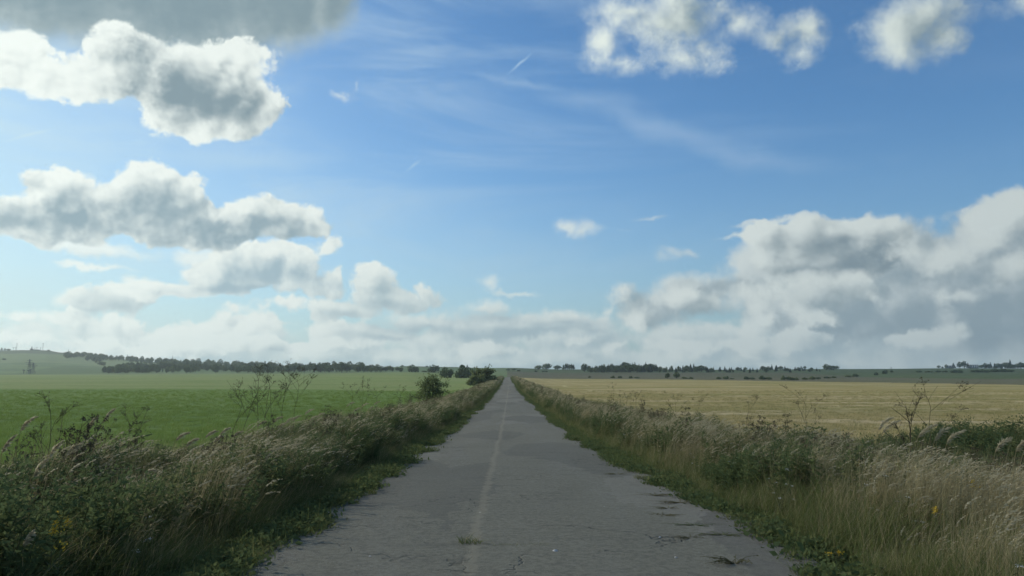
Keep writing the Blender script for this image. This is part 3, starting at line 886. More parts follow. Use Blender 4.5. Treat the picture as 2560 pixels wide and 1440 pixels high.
def p_white(r):
    mb = MB()
    for i in range(3):
        h = r.uniform(0.45, 0.8); x, y = r.normal(0, .08, 2)
        pts = np.array([(x, y, 0), (x + WIND * .12, y, h * .5), (x + WIND * .35 * h, y, h)])
        mb.tube(pts, 0.003, 3, 1)
        P = pts[-1] + np.stack([r.normal(0, .014, 16), r.normal(0, .014, 16), r.normal(0, .005, 16)], -1)
        leaflets(mb, P, 0.011, 0, 0.9, r=r, asp=0.9)
        leaflets(mb, np.linspace(pts[0], pts[-1], 16), 0.05, 1, 0.3, r=r, asp=0.25)
    return mb, ['white', 'stem']

KINDS = {}
def make_kinds():
    """the plants each verge is sown with, kept outside the scene"""
    for name, fn, n in (('green', p_green, 4), ('low', p_low, 4), ('dry', p_dry, 5), ('wisp', p_wisp, 4), ('forb', p_forb, 4), ('brown', p_brown, 3), ('feather', p_feather, 3), ('white', p_white, 3)):
        KINDS[name] = []
        for i in range(n):
            r = np.random.default_rng(hash((len(name), ord(name[0]), ord(name[1]), i)) % 100000)
            mb, mats = fn(r)
            KINDS[name].append(mb.mesh(name + '_plant', [M[q] for q in mats]))
make_kinds()

def sow(name, label, cat, x, y, z, kind_names, which, scale, rot, tilt=None):
    """one object of ground cover: plants of several kinds set out at the given points"""
    coll = bpy.data.collections.new(name + '_kinds')
    protos = []
    for kn in kind_names:
        for me in KINDS[kn]:
            protos.append((kn, me))
    for i, (kn, me) in enumerate(protos):
        o = bpy.data.objects.new('%03d_%s_%s' % (i, name, kn), me)
        coll.objects.link(o)
    start = {}
    for i, (kn, me) in enumerate(protos):
        start.setdefault(kn, []).append(i)
    idx = np.array([start[kind_names[w]][int(u * len(start[kind_names[w]]))] for w, u in zip(which, rng.uniform(0, .9999, len(which)))], np.int32)
    me = bpy.data.meshes.new(name)
    n = len(x)
    me.vertices.add(n)
    me.vertices.foreach_set('co', np.stack([x, y, z], -1).ravel().astype(np.float32))
    def attr(nm, typ, data):
        a = me.attributes.new(nm, typ, 'POINT'); a.data.foreach_set('vector' if typ == 'FLOAT_VECTOR' else 'value', data.ravel())
    attr('pick', 'INT', idx)
    attr('size', 'FLOAT', scale.astype(np.float32))
    rv = np.zeros((n, 3), np.float32); rv[:, 2] = rot
    if tilt is not None: rv[:, :2] = tilt
    attr('turn', 'FLOAT_VECTOR', rv)
    o = bpy.data.objects.new(name, me); COL.objects.link(o)
    g = bpy.data.node_groups.new(name + '_sow', 'GeometryNodeTree')
    g.interface.new_socket('Geometry', in_out='INPUT', socket_type='NodeSocketGeometry')
    g.interface.new_socket('Geometry', in_out='OUTPUT', socket_type='NodeSocketGeometry')
    gi = g.nodes.new('NodeGroupInput'); go = g.nodes.new('NodeGroupOutput')
    ci = g.nodes.new('GeometryNodeCollectionInfo'); ci.inputs['Collection'].default_value = coll
    ci.inputs['Separate Children'].default_value = True; ci.inputs['Reset Children'].default_value = True
    ip = g.nodes.new('GeometryNodeInstanceOnPoints')
    ip.inputs['Pick Instance'].default_value = True
    def named(nm, typ):
        a = g.nodes.new('GeometryNodeInputNamedAttribute'); a.data_type = typ; a.inputs[0].default_value = nm
        return a.outputs[0]
    g.links.new(gi.outputs[0], ip.inputs['Points'])
    g.links.new(ci.outputs[0], ip.inputs['Instance'])
    g.links.new(named('pick', 'INT'), ip.inputs['Instance Index'])
    g.links.new(named('turn', 'FLOAT_VECTOR'), ip.inputs['Rotation'])
    g.links.new(named('size', 'FLOAT'), ip.inputs['Scale'])
    g.links.new(ip.outputs[0], go.inputs[0])
    md = o.modifiers.new('sow', 'NODES'); md.node_group = g
    tag(o, label, cat, kind='stuff')
    return o

def spots(n, x0, x1, y0, y1, power=1.0):
    u = rng.uniform(0, 1, n) ** power
    return rng.uniform(x0, x1, n), y0 + (y1 - y0) * u

STAND_OUT = [(174, -3.3, 1.3), (204, -3.4, 1.3), (184, -3.5, 1.2), (192, -3.0, 1.2), (722, -4.4, 1.0), (2132, 4.6, .8), (2412, 5.2, .8), (2314, 4.2, .9), (2050, 3.1, .9), (2076, 3.2, .9),
             (392, -4.2, .7), (480, -4.0, .7), (450, -4.2, .6), (500, -3.4, .8), (110, -4.2, .7), (118, -3.2, .9), (150, -4.6, .5), (190, -4.9, .5)]
def verge(side):
    """everything that grows between the asphalt and the field on one side"""
    X = []; Y = []
    for n, y0, y1 in ((5200, 2.6, 14), (7200, 14, 48), (6000, 48, 140), (5200, 140, 330), (2400, 330, 540)):
        a, b = spots(n, 0.0, 1.0, y0, y1); X.append(a); Y.append(b)
    u = np.concatenate(X); y = np.concatenate(Y)
    width = 4.5 + (vnoise(y, y * 0, 9.0, 31 + side) - .5) * 1.6
    edge = -edge_l(y) if side < 0 else edge_r(y)
    off = u * width - 0.12
    # tongues of grass creeping on to the asphalt
    off = off - (vnoise(y, y * 0, 1.1, 41 + side) > 0.72) * (off < 0.4) * 0.18
    creep = (rng.uniform(0, 1, len(y)) < 0.05) & (vnoise(y, y * 0, 1.6, 91 + side) > 0.5)
    off = np.where(creep, -rng.uniform(0, 0.42, len(y)) * vnoise(y, y * 0, 4.0, 95 + side), off)
    x = side * (edge + off)
    patch = vnoise(x, y, 2.2, 51 + side); patch2 = vnoise(x, y, 6.0, 61 + side)
    names = ['green', 'low', 'dry', 'wisp', 'forb', 'brown', 'feather', 'white']
    q = rng.uniform(0, 1, len(y))
    w = np.zeros(len(y), int)
    # towards the road: short green; behind: tall dry grass and weeds
    dryness = sm(off, 0.35, 1.7) * (0.55 + 0.6 * patch2)
    w[:] = 0
    dryness = dryness * (0.80 if side < 0 else 1.0)
    w[(q < dryness * 0.95)] = 3
    w[(q < dryness * (0.55 if side > 0 else 0.50))] = 2
    q2 = rng.uniform(0, 1, len(y))
    forb = (q2 < (0.26 if side < 0 else 0.14) + 0.5 * (patch > 0.60)) & (off > 0.45)
    w[forb & (q > .25)] = 4
    w[(q2 > 0.985) & (off > 1.2) & (y > 9)] = 5
    if side > 0:
        w[(w == 4) & (y < 9) & (q2 < .7)] = 0
        w[((w == 3) | (w == 2)) & (y < 13) & (rng.uniform(0, 1, len(y)) < 0.75 - 0.20 * off)] = 0
    if side < 0:
        fe = (y < 9.5) & (off > 0.9) & (off < 4.6) & (patch2 > 0.32) & (rng.uniform(0, 1, len(y)) < 0.75)
        w[fe] = 6
        w[(y < 8) & (w == 2) & (off < 3.0)] = 4
    w[(rng.uniform(0, 1, len(y)) < 0.022) & (y < 40) & (off > .3)] = 7
    tongue = 0.28 + 0.5 * vnoise(y, y * 0, 3.0, 81 + side) ** 2
    w[off < tongue * .6] = 1
    w[(off >= tongue * .6) & (off < tongue * 1.3) & (q2 < .5)] = 1
    ht = 0.50 + 0.55 * sm(off, 0.1, 1.15)
    ht = ht * (0.74 + 0.50 * vnoise(x, y, 1.5, 71 + side)) * (0.95 + 0.2 * sm(y, 40, 160))
    ht = ht * (1 - 0.25 * sm(off, width * 0.86, width))
    ht[w == 1] = rng.uniform(0.5, 1.2, int((w == 1).sum()))
    sc = ht * rng.uniform(0.82, 1.15, len(y))
    sc = sc * np.where(y > 140, 1.12, 1.0)
    # the plants in front of the small flowers and plumes stay low
    for px, xt, reach in STAND_OUT:
        u = (px - COL0) / F_PX
        if u * side < 0: continue
        ty = xt / u; tx = xt; L = math.hypot(tx, ty)
        al = (x * tx + y * ty) / L; la = np.abs(x * ty - y * tx) / L
        m_ = (al > L - reach) & (al < L - .05) & (la < .22)
        sc[m_] *= .5
    # nothing right at the lens
    keep = np.hypot(x, y - 0) > 3.6
    x, y, w, sc = x[keep], y[keep], w[keep], sc[keep]
    z = ground(x, y) - 0.02
    rot = rng.uniform(-0.6, 0.6, len(x))
    tilt = rng.normal(0, 0.07, (len(x), 2))
    side_name = 'left' if side < 0 else 'right'
    lab = {'grass': 'overgrown strip of tall grass and weeds along the %s edge of the road' % side_name}
    sow('roadside_grass', lab['grass'], 'grass', x, y, z, names, w, sc, rot, tilt)
verge(-1)
verge(1)

# a denser, darker hummock of weeds behind the right-hand verge
n_ = 900
hx = 11.2 + rng.normal(0, 1.5, n_); hy = 17.5 + rng.normal(0, 2.6, n_)
hh = np.exp(-((hx - 11.2) / 2.2) ** 2 - ((hy - 17.5) / 3.8) ** 2)
k_ = (hx > 7.2) & (hx < 14.5); hx, hy, hh = hx[k_], hy[k_], hh[k_]
sow('weed_thicket', 'dark green hummock of dense weeds behind the right-hand grass strip', 'weeds', hx, hy, ground(hx, hy) - .03, ['green', 'forb', 'feather'], rng.integers(0, 3, len(hx)), (.55 + .75 * hh) * rng.uniform(.85, 1.15, len(hx)), rng.uniform(-.6, .6, len(hx)))
# ------------------------------------------------------------------ trees and shrubs
M['crown'] = leaf_mat('tree_leaves', [(0.07, 0.10, 0.045), (0.12, 0.16, 0.068), (0.21, 0.235, 0.105)], trans=0.3, patch=0.05, vary=1.2)
M['needle'] = leaf_mat('needles', [(0.035, 0.06, 0.035), (0.05, 0.078, 0.042)], trans=0.15, patch=0.05, vary=1.2)
M['shrub_leaf'] = leaf_mat('shrub_leaves', [(0.15, 0.185, 0.08), (0.20, 0.22, 0.10), (0.23, 0.23, 0.115)], trans=0.35, patch=0.9)
M['bark'] = leaf_mat('bark', [(0.09, 0.075, 0.06), (0.14, 0.12, 0.10)], trans=0.0, patch=2.0)

def cloud_leaves(mb, lobes, n, size, mat, r, shell=0.62, asp=0.75):
    """leaf clumps through the outer part of several ellipsoids"""
    vol = np.array([l[3] * l[4] * l[5] for l in lobes]) ** 0.67
    pick = r.choice(len(lobes), n, p=vol / vol.sum())
    Lb = np.array(lobes)[pick]
    d = r.normal(size=(n, 3)); d /= np.linalg.norm(d, axis=1)[:, None]
    rad = shell + (1.04 - shell) * r.uniform(0, 1, n) ** 0.8
    rad *= 1 + 0.12 * np.sin(d[:, 0] * 7 + pick) * np.cos(d[:, 2] * 6 + pick * 2)
    P = Lb[:, :3] + d * Lb[:, 3:6] * rad[:, None]
    nrm = d + r.normal(0, 0.7, (n, 3)); nrm /= np.linalg.norm(nrm, axis=1)[:, None]
    a = np.cross(nrm, r.normal(size=(n, 3))); a /= np.linalg.norm(a, axis=1)[:, None] + 1e-9
    b = np.cross(nrm, a)
    s = size * r.uniform(0.5, 1.4, n) * 0.5
    a = a * s[:, None]; b = b * (s * asp)[:, None]
    mb.quads(np.stack([P - a * .9 - b * .4, P + a * .3 - b, P + a * 1.05 + b * .3, P - a * .2 + b], 1), mat)

def limbs(mb, lobes, h0, base_r, r, mat=0):
    top = max(l[2] for l in lobes)
    pts = np.array([(0, 0, -0.3), (r.normal(0, .05), r.normal(0, .05), h0), (r.normal(0, .2), r.normal(0, .2), h0 + (top - h0) * .55), (r.normal(0, .3), r.normal(0, .3), top)])
    mb.tube(pts, [base_r * 1.25, base_r, base_r * .55, base_r * .12], 7, mat)
    for l in lobes:
        s = pts[1] + (pts[2] - pts[1]) * r.uniform(0.0, 0.9)
        e = np.array(l[:3])
        mid = (s + e) / 2 + (0, 0, 0.12 * np.linalg.norm(e - s))
        mb.tube([s, mid, e], [base_r * .45, base_r * .28, base_r * .1], 5, mat)

def tree_round(r, n=520, size=0.85):
    """broad crown, 8 m tall"""
    H, W = 8.0, r.uniform(3.0, 3.8)
    lobes = [(0, 0, 4.6, W * .8, W * .8, 3.0)]
    for i in range(7):
        a = i / 7 * 6.28 + r.uniform(-.4, .4); q = r.uniform(.45, .62)
        lobes.append((math.cos(a) * W * q, math.sin(a) * W * q, r.uniform(2.6, 5.6), W * r.uniform(.4, .56), W * r.uniform(.4, .56), r.uniform(1.3, 1.9)))
    lobes.append((r.normal(0, .5), r.normal(0, .5), 6.5, W * .5, W * .5, 1.5))
    t = MB(); limbs(t, lobes[1:], 1.2, .22, r)
    c = MB(); cloud_leaves(c, lobes, n, size, 0, r)
    return t, c, 'crown'
def tree_tall(r, n=420, size=0.75):
    """narrow crown, 10 m tall"""
    lobes = [(0, 0, 4.5, 1.3, 1.3, 3.0), (0.2, 0.1, 7.4, 1.0, 1.0, 2.2)]
    for i in range(5):
        a = r.uniform(0, 6.28)
        lobes.append((math.cos(a) * .9, math.sin(a) * .9, r.uniform(2.8, 8.2), .8, .8, r.uniform(.8, 1.4)))
    t = MB(); limbs(t, lobes[1:], 1.5, .16, r)
    c = MB(); cloud_leaves(c, lobes, n, size, 0, r, 0.5)
    return t, c, 'crown'
def tree_conifer(r, n=520, size=0.8):
    """pointed crown, 9 m tall"""
    t = MB(); t.tube([(0, 0, -0.3), (0, 0, 4), (0, 0, 9)], [.2, .13, .02], 6)
    c = MB()
    z = 0.9 + 8.0 * (1 - np.sqrt(r.uniform(0, 1, n)))
    tier = 1 - 0.35 * ((z * 1.25) % 1.0)
    rad = (9.1 - z) * 0.235 * tier * r.uniform(.35, 1, n) ** .6
    a = r.uniform(0, 6.28, n)
    P = np.stack([np.cos(a) * rad, np.sin(a) * rad, z], -1)
    d = np.stack([np.cos(a), np.sin(a), -0.45 + r.normal(0, .2, n)], -1)
    q = np.cross(d, r.normal(size=(n, 3))); q /= np.linalg.norm(q, axis=1)[:, None] + 1e-9
    s = size * r.uniform(.5, 1.2, n) * .5
    d = d * s[:, None]; q = q * (s * .55)[:, None]
    c.quads(np.stack([P - d, P - q, P + d, P + q], 1), 0)
    return t, c, 'needle'
def tree_bush(r, n=420, size=0.6):
    """dome down to the ground, 3 m tall"""
    W = r.uniform(2.0, 2.6)
    lobes = [(0, 0, 1.0, W * .8, W * .8, 1.5)]
    for i in range(6):
        a = i / 6 * 6.28 + r.uniform(-.4, .4)
        lobes.append((math.cos(a) * W * .6, math.sin(a) * W * .6, r.uniform(.6, 1.6), W * .45, W * .45, r.uniform(.8, 1.2)))
    lobes.append((r.normal(0, .4), r.normal(0, .4), 2.2, W * .42, W * .42, .8))
    t = MB(); limbs(t, lobes[1:], .2, .1, r)
    c = MB(); cloud_leaves(c, lobes, n, size, 0, r, 0.55)
    return t, c, 'crown'

TREES = {}
for kind, fn, cnt in (('round', tree_round, 4), ('tall', tree_tall, 3), ('conifer', tree_conifer, 3), ('bush', tree_bush, 4)):
    TREES[kind] = []
    for i in range(cnt):
        r = np.random.default_rng(100 + i + len(kind) * 31)
        t, c, mt = fn(r)
        TREES[kind].append((t.mesh('trunk', [M['bark']]), c.mesh('crown', [M[mt]])))
TREES['dome'] = TREES['bush']
HEIGHT = dict(dome=3.0, round=8.4, tall=9.8, conifer=9.0, bush=3.0)
NAME = dict(dome='broadleaf_tree', round='broadleaf_tree', tall='tall_tree', conifer='conifer_tree', bush='bush')

def plant(kind, x, y, z, h, wide=1.0, label=None, group=None, cat=None, var=None):
    v = TREES[kind][int(rng.integers(len(TREES[kind]))) if var is None else var]
    root = bpy.data.objects.new(NAME[kind], None)
    root.empty_display_size = 0.3
    COL.objects.link(root)
    s = h / HEIGHT[kind]
    root.location = (x, y, z - 0.05 * h); root.scale = (s * wide, s * wide, s)
    root.rotation_euler = (0, 0, rng.uniform(0, 6.28))
    for me, nm in zip(v, ('trunk', 'crown')):
        o = bpy.data.objects.new(nm, me); COL.objects.link(o); o.parent = root
    tag(root, label, cat or ('bush' if kind == 'bush' else 'tree'), group)
    return root

def tree_at(kind, px, row, hpx, wpx=None, label=None, group=None, dist=None, **kw):
    """a tree whose foot shows at (px,row) and which is hpx rows tall in the photograph"""
    if dist is None:
        x, y, z = on_ground(px, row)
    else:
        d = ray(px, row); y = dist; x = d.x / d.y * dist; z = gz(x, y)
    h = hpx * y / F_PX * 1.02
    wide = 1.0
    if wpx:
        nat = dict(round=6.6, tall=2.9, conifer=3.6, bush=4.6, dome=4.6)[kind] * h / HEIGHT[kind]
        wide = (wpx * y / F_PX) / nat
    return plant(kind, x, y, z, h, wide, label, group, **kw)

# -- single trees and small groups one can tell apart
tree_at('dome', 1033, 928.5, 20, 30, 'round dark tree at the far field edge, left of the rounder one', dist=930)
tree_at('dome', 1084, 928.0, 21, 32, 'dense round dark tree at the far edge of the field, right of its neighbour', dist=880)
tree_at('dome', 1116, 946, 30, 34, 'broad dark tree at the left end of the clump beside the road', dist=520)
tree_at('dome', 1157, 946, 35, 46, 'biggest dark round tree in the clump left of the road', dist=505)
tree_at('dome', 1184, 942, 26, 26, 'smaller dark tree at the right end of the clump left of the road', dist=540)
tree_at('bush', 1062, 929, 4, 16, 'low bush between the two round trees at the field edge', dist=920)
for px, row, h, w, k, lab in (
        (1346, 925, 13, 22, 'round', 'low round tree at the left of the small skyline grove right of the road'),
        (1367, 925, 18, 28, 'round', 'tallest tree of the small grove on the skyline right of the road'),
        (1394, 925, 13, 22, 'round', 'right-hand tree of the small skyline grove beside the poplars'),
        (1461, 930, 23, 22, 'round', 'rounded tree at the left end of the long dark treeline'),
        (1669, 946.5, 15, 14, 'round', 'left of two small round trees below the long treeline'),
        (1692, 946.5, 18, 18, 'round', 'right and larger of two small round trees below the long treeline'),
        (2065, 926, 17, 14, 'tall', 'left tree of the dark clump alone on the right skyline'),
        (2073, 926, 15, 18, 'round', 'second tree of the dark clump alone on the right skyline'),
        (2084, 926, 13, 20, 'round', 'broad tree at the right of the dark skyline clump'),
        (2092, 922, 9, 12, 'round', 'small thin tree at the right edge of the dark skyline clump'),
        (2003, 920.5, 8, 7, 'conifer', 'left of two small pointed trees on the right skyline'),
        (2012, 920.5, 8, 8, 'tall', 'right of two small trees on the right skyline'),
        (1941, 918, 12, 10, 'conifer', 'lone taller conifer rising from the low treeline'),
        (2347, 919.5, 8, 10, 'round', 'small pale tree left of the ruined walls on the skyline'),
        (2356, 919.5, 5, 5, 'bush', 'small bush beside the ruined walls on the skyline'),
        (2366, 919.5, 11, 9, 'round', 'rounded tree at the left corner of the ruined walls'),
        (2384, 919.5, 14, 12, 'conifer', 'pointed tree in front of the ruined walls'),
        (2400, 919.5, 18, 15, 'round', 'left of the two tallest trees by the ruined walls'),
        (2411, 919.5, 20, 13, 'tall', 'tallest tree by the ruined walls on the skyline'),
        (2420, 919.5, 15, 9, 'conifer', 'narrow pointed tree right of the tallest one by the ruins'),
        (1290, 943, 4, 14, 'bush', 'small dark bush beside the far end of the road')):
    tree_at(k, px, row, h, w, lab)
for i, px in enumerate((1409, 1414, 1419, 1424, 1429, 1434)):
    tree_at('tall', px, 926, (15, 18, 18, 16, 17, 15)[i], 7.5, 'slim poplar in the tight row on the skyline right of the road', 'row of poplars on the skyline')
# bushes along the foot of the right-hand slope
for px, row, h, w in ((1712, 947, 5, 16), (1727, 947, 5, 14), (1797, 948, 6, 14), (1815, 948, 8, 16), (1830, 948, 3, 12), (1866, 948.5, 8, 14), (1880, 948.5, 6, 16),
                      (1906, 949, 11, 18), (1922, 949, 7, 16), (1958, 950, 12, 12), (1975, 950, 9, 24), (1990, 950, 7, 14), (2012, 949, 6, 18), (2030, 949, 9, 18), (2046, 948, 6, 14),
                      (2068, 946, 5, 18), (2084, 945, 5, 14), (2120, 943, 6, 16), (2139, 942, 8, 16), (2190, 938, 8, 11), (2212, 935, 12, 14), (2229, 931, 7, 8),
                      (1474, 944, 4, 8), (1532, 945, 6, 12), (1550, 945, 6, 12), (1577, 945.5, 6, 10), (1592, 946, 4, 14)):
    tree_at('bush', px, row, h, w, 'dark rounded bush at the foot of the heath slope beyond the golden field', 'bushes at the foot of the heath')
for px, row, h, w in ((2298, 931, 5, 14), (2322, 931, 4, 20), (2345, 931, 6, 14), (2362, 931, 6, 14), (2385, 932, 8, 18), (2400, 932, 8, 14), (2440, 931, 7, 24), (2460, 931, 8, 24),
                      (2485, 930, 8, 26), (2507, 930, 9, 20), (2526, 930, 6, 18)):
    tree_at('bush', px, row, h, w, 'dark bush on the slope below the ruins and the right-hand treeline', 'bushes below the ruins')
# bushes by the near heath in the middle
for px, row, h, w in ((1285, 925, 4, 12), (1297, 928, 4, 10), (1270, 926, 4, 10), (1340, 930, 5, 8), (1358, 930, 4, 8), (1366, 930, 4, 8)):
    tree_at('bush', px, row, h, w, 'grey green bush on the heath where the road meets the hill', 'bushes on the heath behind the road')

def wood(n, px0, px1, base, tops, kinds, label, group, jit=1.0):
    """trees of a wood: base(px) -> (near row, far row), tops(px) -> height in rows"""
    pxs = np.linspace(px0, px1, n) + rng.uniform(-.5, .5, n) * (px1 - px0) / n * 1.6
    for px in pxs:
        lo, hi = base(px)
        row = rng.uniform(hi, lo)
        k = kinds[int(rng.integers(len(kinds)))]
        hp = tops(px) * rng.uniform(0.8, 1.25)
        wp = hp * dict(round=rng.uniform(.9, 1.4), tall=.55, conifer=.6, bush=1.6)[k]
        tree_at(k, float(px), float(row), float(hp), float(wp), label, group)
I = lambda a, b: (lambda px: float(np.interp(px, a, b)))
# long treeline on the right
wood(32, 1470, 1565, lambda p: (932, 929), I([1470, 1540, 1565], [13, 19, 18]), ['conifer', 'round', 'tall'], 'dark tree in the left half of the long mixed treeline', 'long treeline right of the road')
wood(26, 1565, 1640, lambda p: (931.5, 928), I([1565, 1620, 1640], [21, 22, 16]), ['conifer', 'conifer', 'round'], 'dark tree in the tall middle of the long treeline', 'tall middle of the long treeline')
wood(32, 1640, 1785, lambda p: (932, 928), I([1640, 1710, 1720, 1785], [13, 14, 18, 12]), ['conifer', 'tall', 'round'], 'dark tree in the right half of the long mixed treeline', 'right half of the long treeline')
wood(36, 1795, 2045, lambda p: (932, 925), I([1795, 1850, 1940, 2045], [12, 11, 13, 7]), ['conifer', 'conifer', 'round'], 'small dark conifer in the low treeline further right', 'low conifer treeline')
wood(26, 2450, 2575, lambda p: (922, 920), I([2450, 2480, 2575], [10, 14, 14]), ['round', 'round', 'conifer'], 'dark tree in the treeline at the right edge of the view', 'treeline at the right edge')
tree_at('conifer', 2526, 921, 23, 12, 'tall pointed conifer above the treeline at the right edge')
# woods on the left-hand hill
wood(9, 164, 198, lambda p: (897, 890), I([164, 198], [12, 12]), ['round'], 'tree of the dark clump standing alone on the open hillside', 'clump on the open hillside')
wood(16, 215, 262, lambda p: (910, 897), I([215, 262], [15, 13]), ['round', 'tall'], 'tree of the larger clump in the middle of the hillside', 'larger clump on the hillside')
wood(4, 250, 262, lambda p: (920, 911), I([250, 262], [9, 9]), ['round'], 'tree below the larger clump on the hillside', 'larger clump on the hillside')
rl = I([60, 165, 250, 400, 600, 800], [874, 882, 893, 906, 918, 924])
def far_wood(name, label, parts):
    """a wood too far off and too close-grown to count: one object"""
    X, Y, Z, S, W = [], [], [], [], []
    for n, px0, px1, base, tops in parts:
        for px in rng.uniform(px0, px1, n):
            lo, hi = base(px)
            x, y, z = on_ground(px, rng.uniform(hi, lo))
            h = tops(px) * rng.uniform(.65, 1.15) * y / F_PX
            w = int(rng.integers(5))
            X.append(x); Y.append(y); Z.append(z - .05 * h); W.append(1 if w == 1 else 0); S.append(h / (8.4, 9.8, 9.0)[W[-1]] * 1.05)
    sow(name, label, 'wood', np.array(X), np.array(Y), np.array(Z), ['far_round', 'far_tall', 'far_conifer'], np.array(W), np.array(S), rng.uniform(-3, 3, len(X)))
for kn, k0 in (('far_round', 'round'), ('far_tall', 'tall'), ('far_conifer', 'conifer')):
    KINDS[kn] = []
    for tr, cr in TREES[k0]:
        o = bpy.data.meshes.new(kn)
        nv = len(cr.vertices); co = np.zeros(nv * 3, np.float32); cr.vertices.foreach_get('co', co)
        q = MB(); q.add(co.reshape(-1, 3), np.arange(nv).reshape(-1, 4))
        q.tube([(0, 0, -.3), (0, 0, 3.0), (0, 0, 6.0)], [.2, .16, .05], 5, 1)
        KINDS[kn].append(q.mesh(kn, [cr.materials[0], M['bark']]))
far_wood('far_wood', 'wood spread along the crest of the left-hand hill', [(170, 200, 640, lambda p: (rl(p) + 7, rl(p)), I([196, 300, 640], [11, 13, 13]))])
up = I([255, 300, 350, 400, 480, 700], [931, 926, 921, 914, 912, 922])
far_wood('far_wood', 'broad wood at the foot of the left-hand hill behind the pale field', [(340, 258, 700, lambda p: (934, up(p)), I([258, 300, 700], [14, 18, 17]))])
wood(70, 660, 1000, lambda p: (931.5, 927), I([640, 780, 860, 920, 1000], [18, 20, 24, 19, 11]), ['round', 'tall', 'round'], 'tree of the dark wood behind the far end of the green field', 'wood behind the green field')
for px, row, h in ((4, 877, 9), (12, 876, 8), (21, 875, 5), (121, 878, 4), (10, 900, 5), (1005, 917, 5), (1067, 918, 4), (1168, 920, 9)):
    tree_at('conifer' if h > 6 else 'bush', px, row, h, h * .8 if h > 6 else h * 2, {4: 'dark tree on the crest at the left edge of the view', 12: 'pointed tree on the bare crest of the left-hand hill', 21: 'small bush on the bare crest near the left edge',
        121: 'lone bush on the crest right of the hilltop building', 10: 'bush low on the hillside at the left edge', 1005: 'lone bush left of the grassy mound', 1067: 'lone bush on the skyline behind the round trees', 1168: 'slim tree behind the clump left of the road'}[px])

# -- shrubs close to the road, with their branches
def near_shrub(name, px, dist, row_top, wpx, label, seed, n, leaf, airy, foot=None):
    r = np.random.default_rng(seed)
    d = ray(px, row_top); y = dist; x = d.x / d.y * y
    z = gz(x, y)
    H = CAM_Z + d.z / d.y * y - z; W = wpx * y / F_PX / 2
    root = empty(name, (x, y, z))
    tag(root, label, 'shrub')
    lobes = []
    for i in range(30):
        a = r.uniform(0, 6.28); q = r.uniform(.1, .95) ** .8; zz = r.uniform(.06, .86) ** 1.15
        spread = W * (1.08 - 0.72 * zz)
        lobes.append((math.cos(a) * spread * q, math.sin(a) * spread * q * .8, zz * H, W * r.uniform(.13, .34), W * r.uniform(.13, .34), H * r.uniform(.07, .2)))
    br = MB()
    for l in lobes:
        e = np.array(l[:3]); s = np.array((r.normal(0, .12 * W), r.normal(0, .12 * W), -.1))
        br.tube([s, s * .3 + e * .5 + (0, 0, .12 * H), e + (0, 0, l[5] * .8)], [.035 * H * .35, .02 * H * .35, .004 * H], 5)
    br.build('branches', M['bark'], root)
    c = MB(); cloud_leaves(c, lobes, n, leaf, 0, r, airy, 0.6)
    # sprays that break the outline
    for l in lobes:
        for j in range(5):
            dd = r.normal(size=3); dd[2] = abs(dd[2]); dd /= np.linalg.norm(dd)
            s = np.array(l[:3]) + dd * np.array(l[3:6]) * .8
            e = s + dd * (0.17 * H * r.uniform(.4, 1.5))
            leaflets(c, s + (e - s) * r.uniform(0, 1, (14, 1)) + r.normal(0, leaf * .4, (14, 3)), leaf * 1.1, 0, .3, r=r, asp=.5)
    c.build('foliage', M['shrub_leaf'], root)
    return root
near_shrub('roadside_shrub', 1079, 80, 933, 118, 'airy olive green shrub rising above the grass left of the road', 3, 4200, 0.15, 0.1)
near_shrub('roadside_shrub', 1213, 255, 918, 84, 'big bushy shrub leaning over the left edge of the far road', 8, 4600, 0.6, 0.4)
near_shrub('roadside_shrub', 1190, 235, 940, 50, 'lower front part of the bushy growth beside the far road', 9, 1500, 0.5, 0.4)
# ------------------------------------------------------------------ single plants that stand out
def verge_point(px, xt):
    """a spot on the verge xt metres from the middle of the road, in the direction of a column"""
    u = (px - COL0) / F_PX
    y = xt / u
    return u * y, y

def height_at(px, row, y):
    d = ray(px, row)
    return CAM_Z + d.z / d.y * y

def reed(px, row, xt, label, group=None, seed=0, lean=1.0, big=1.0):
    r = np.random.default_rng(900 + seed)
    x, y = verge_point(px, xt)
    z = gz(x, y); H = height_at(px, row, y) - z
    lx = WIND * .5 * lean * H * r.uniform(.7, 1.2)
    root = empty('reed_grass', (x - lx, y, z))
    tag(root, label, 'grass', group)
    t = np.linspace(0, 1, 7)
    pts = np.stack([lx * t ** 2.0, r.normal(0, .05) * t, H * (t - .06 * t ** 3)], -1)
    s = MB(); s.tube(pts, np.linspace(.0045, .0022, 7), 5); s.build('stem', M['dry'], root)
    p = MB(); L = min(.30, .2 * H) * big
    plume(p, pts[-2] * .35 + pts[-1] * .65, pts[-1], 0, L * .85, 170, .042 * big, r=r, droop=.07 * lean)
    p.build('plume', M['plume'], root)
    lf = MB(); blades(lf, 5, .03, H * .45, H * .75, .012, 0, (.2, .6), r=r); lf.build('leaves', M['grass'], root)

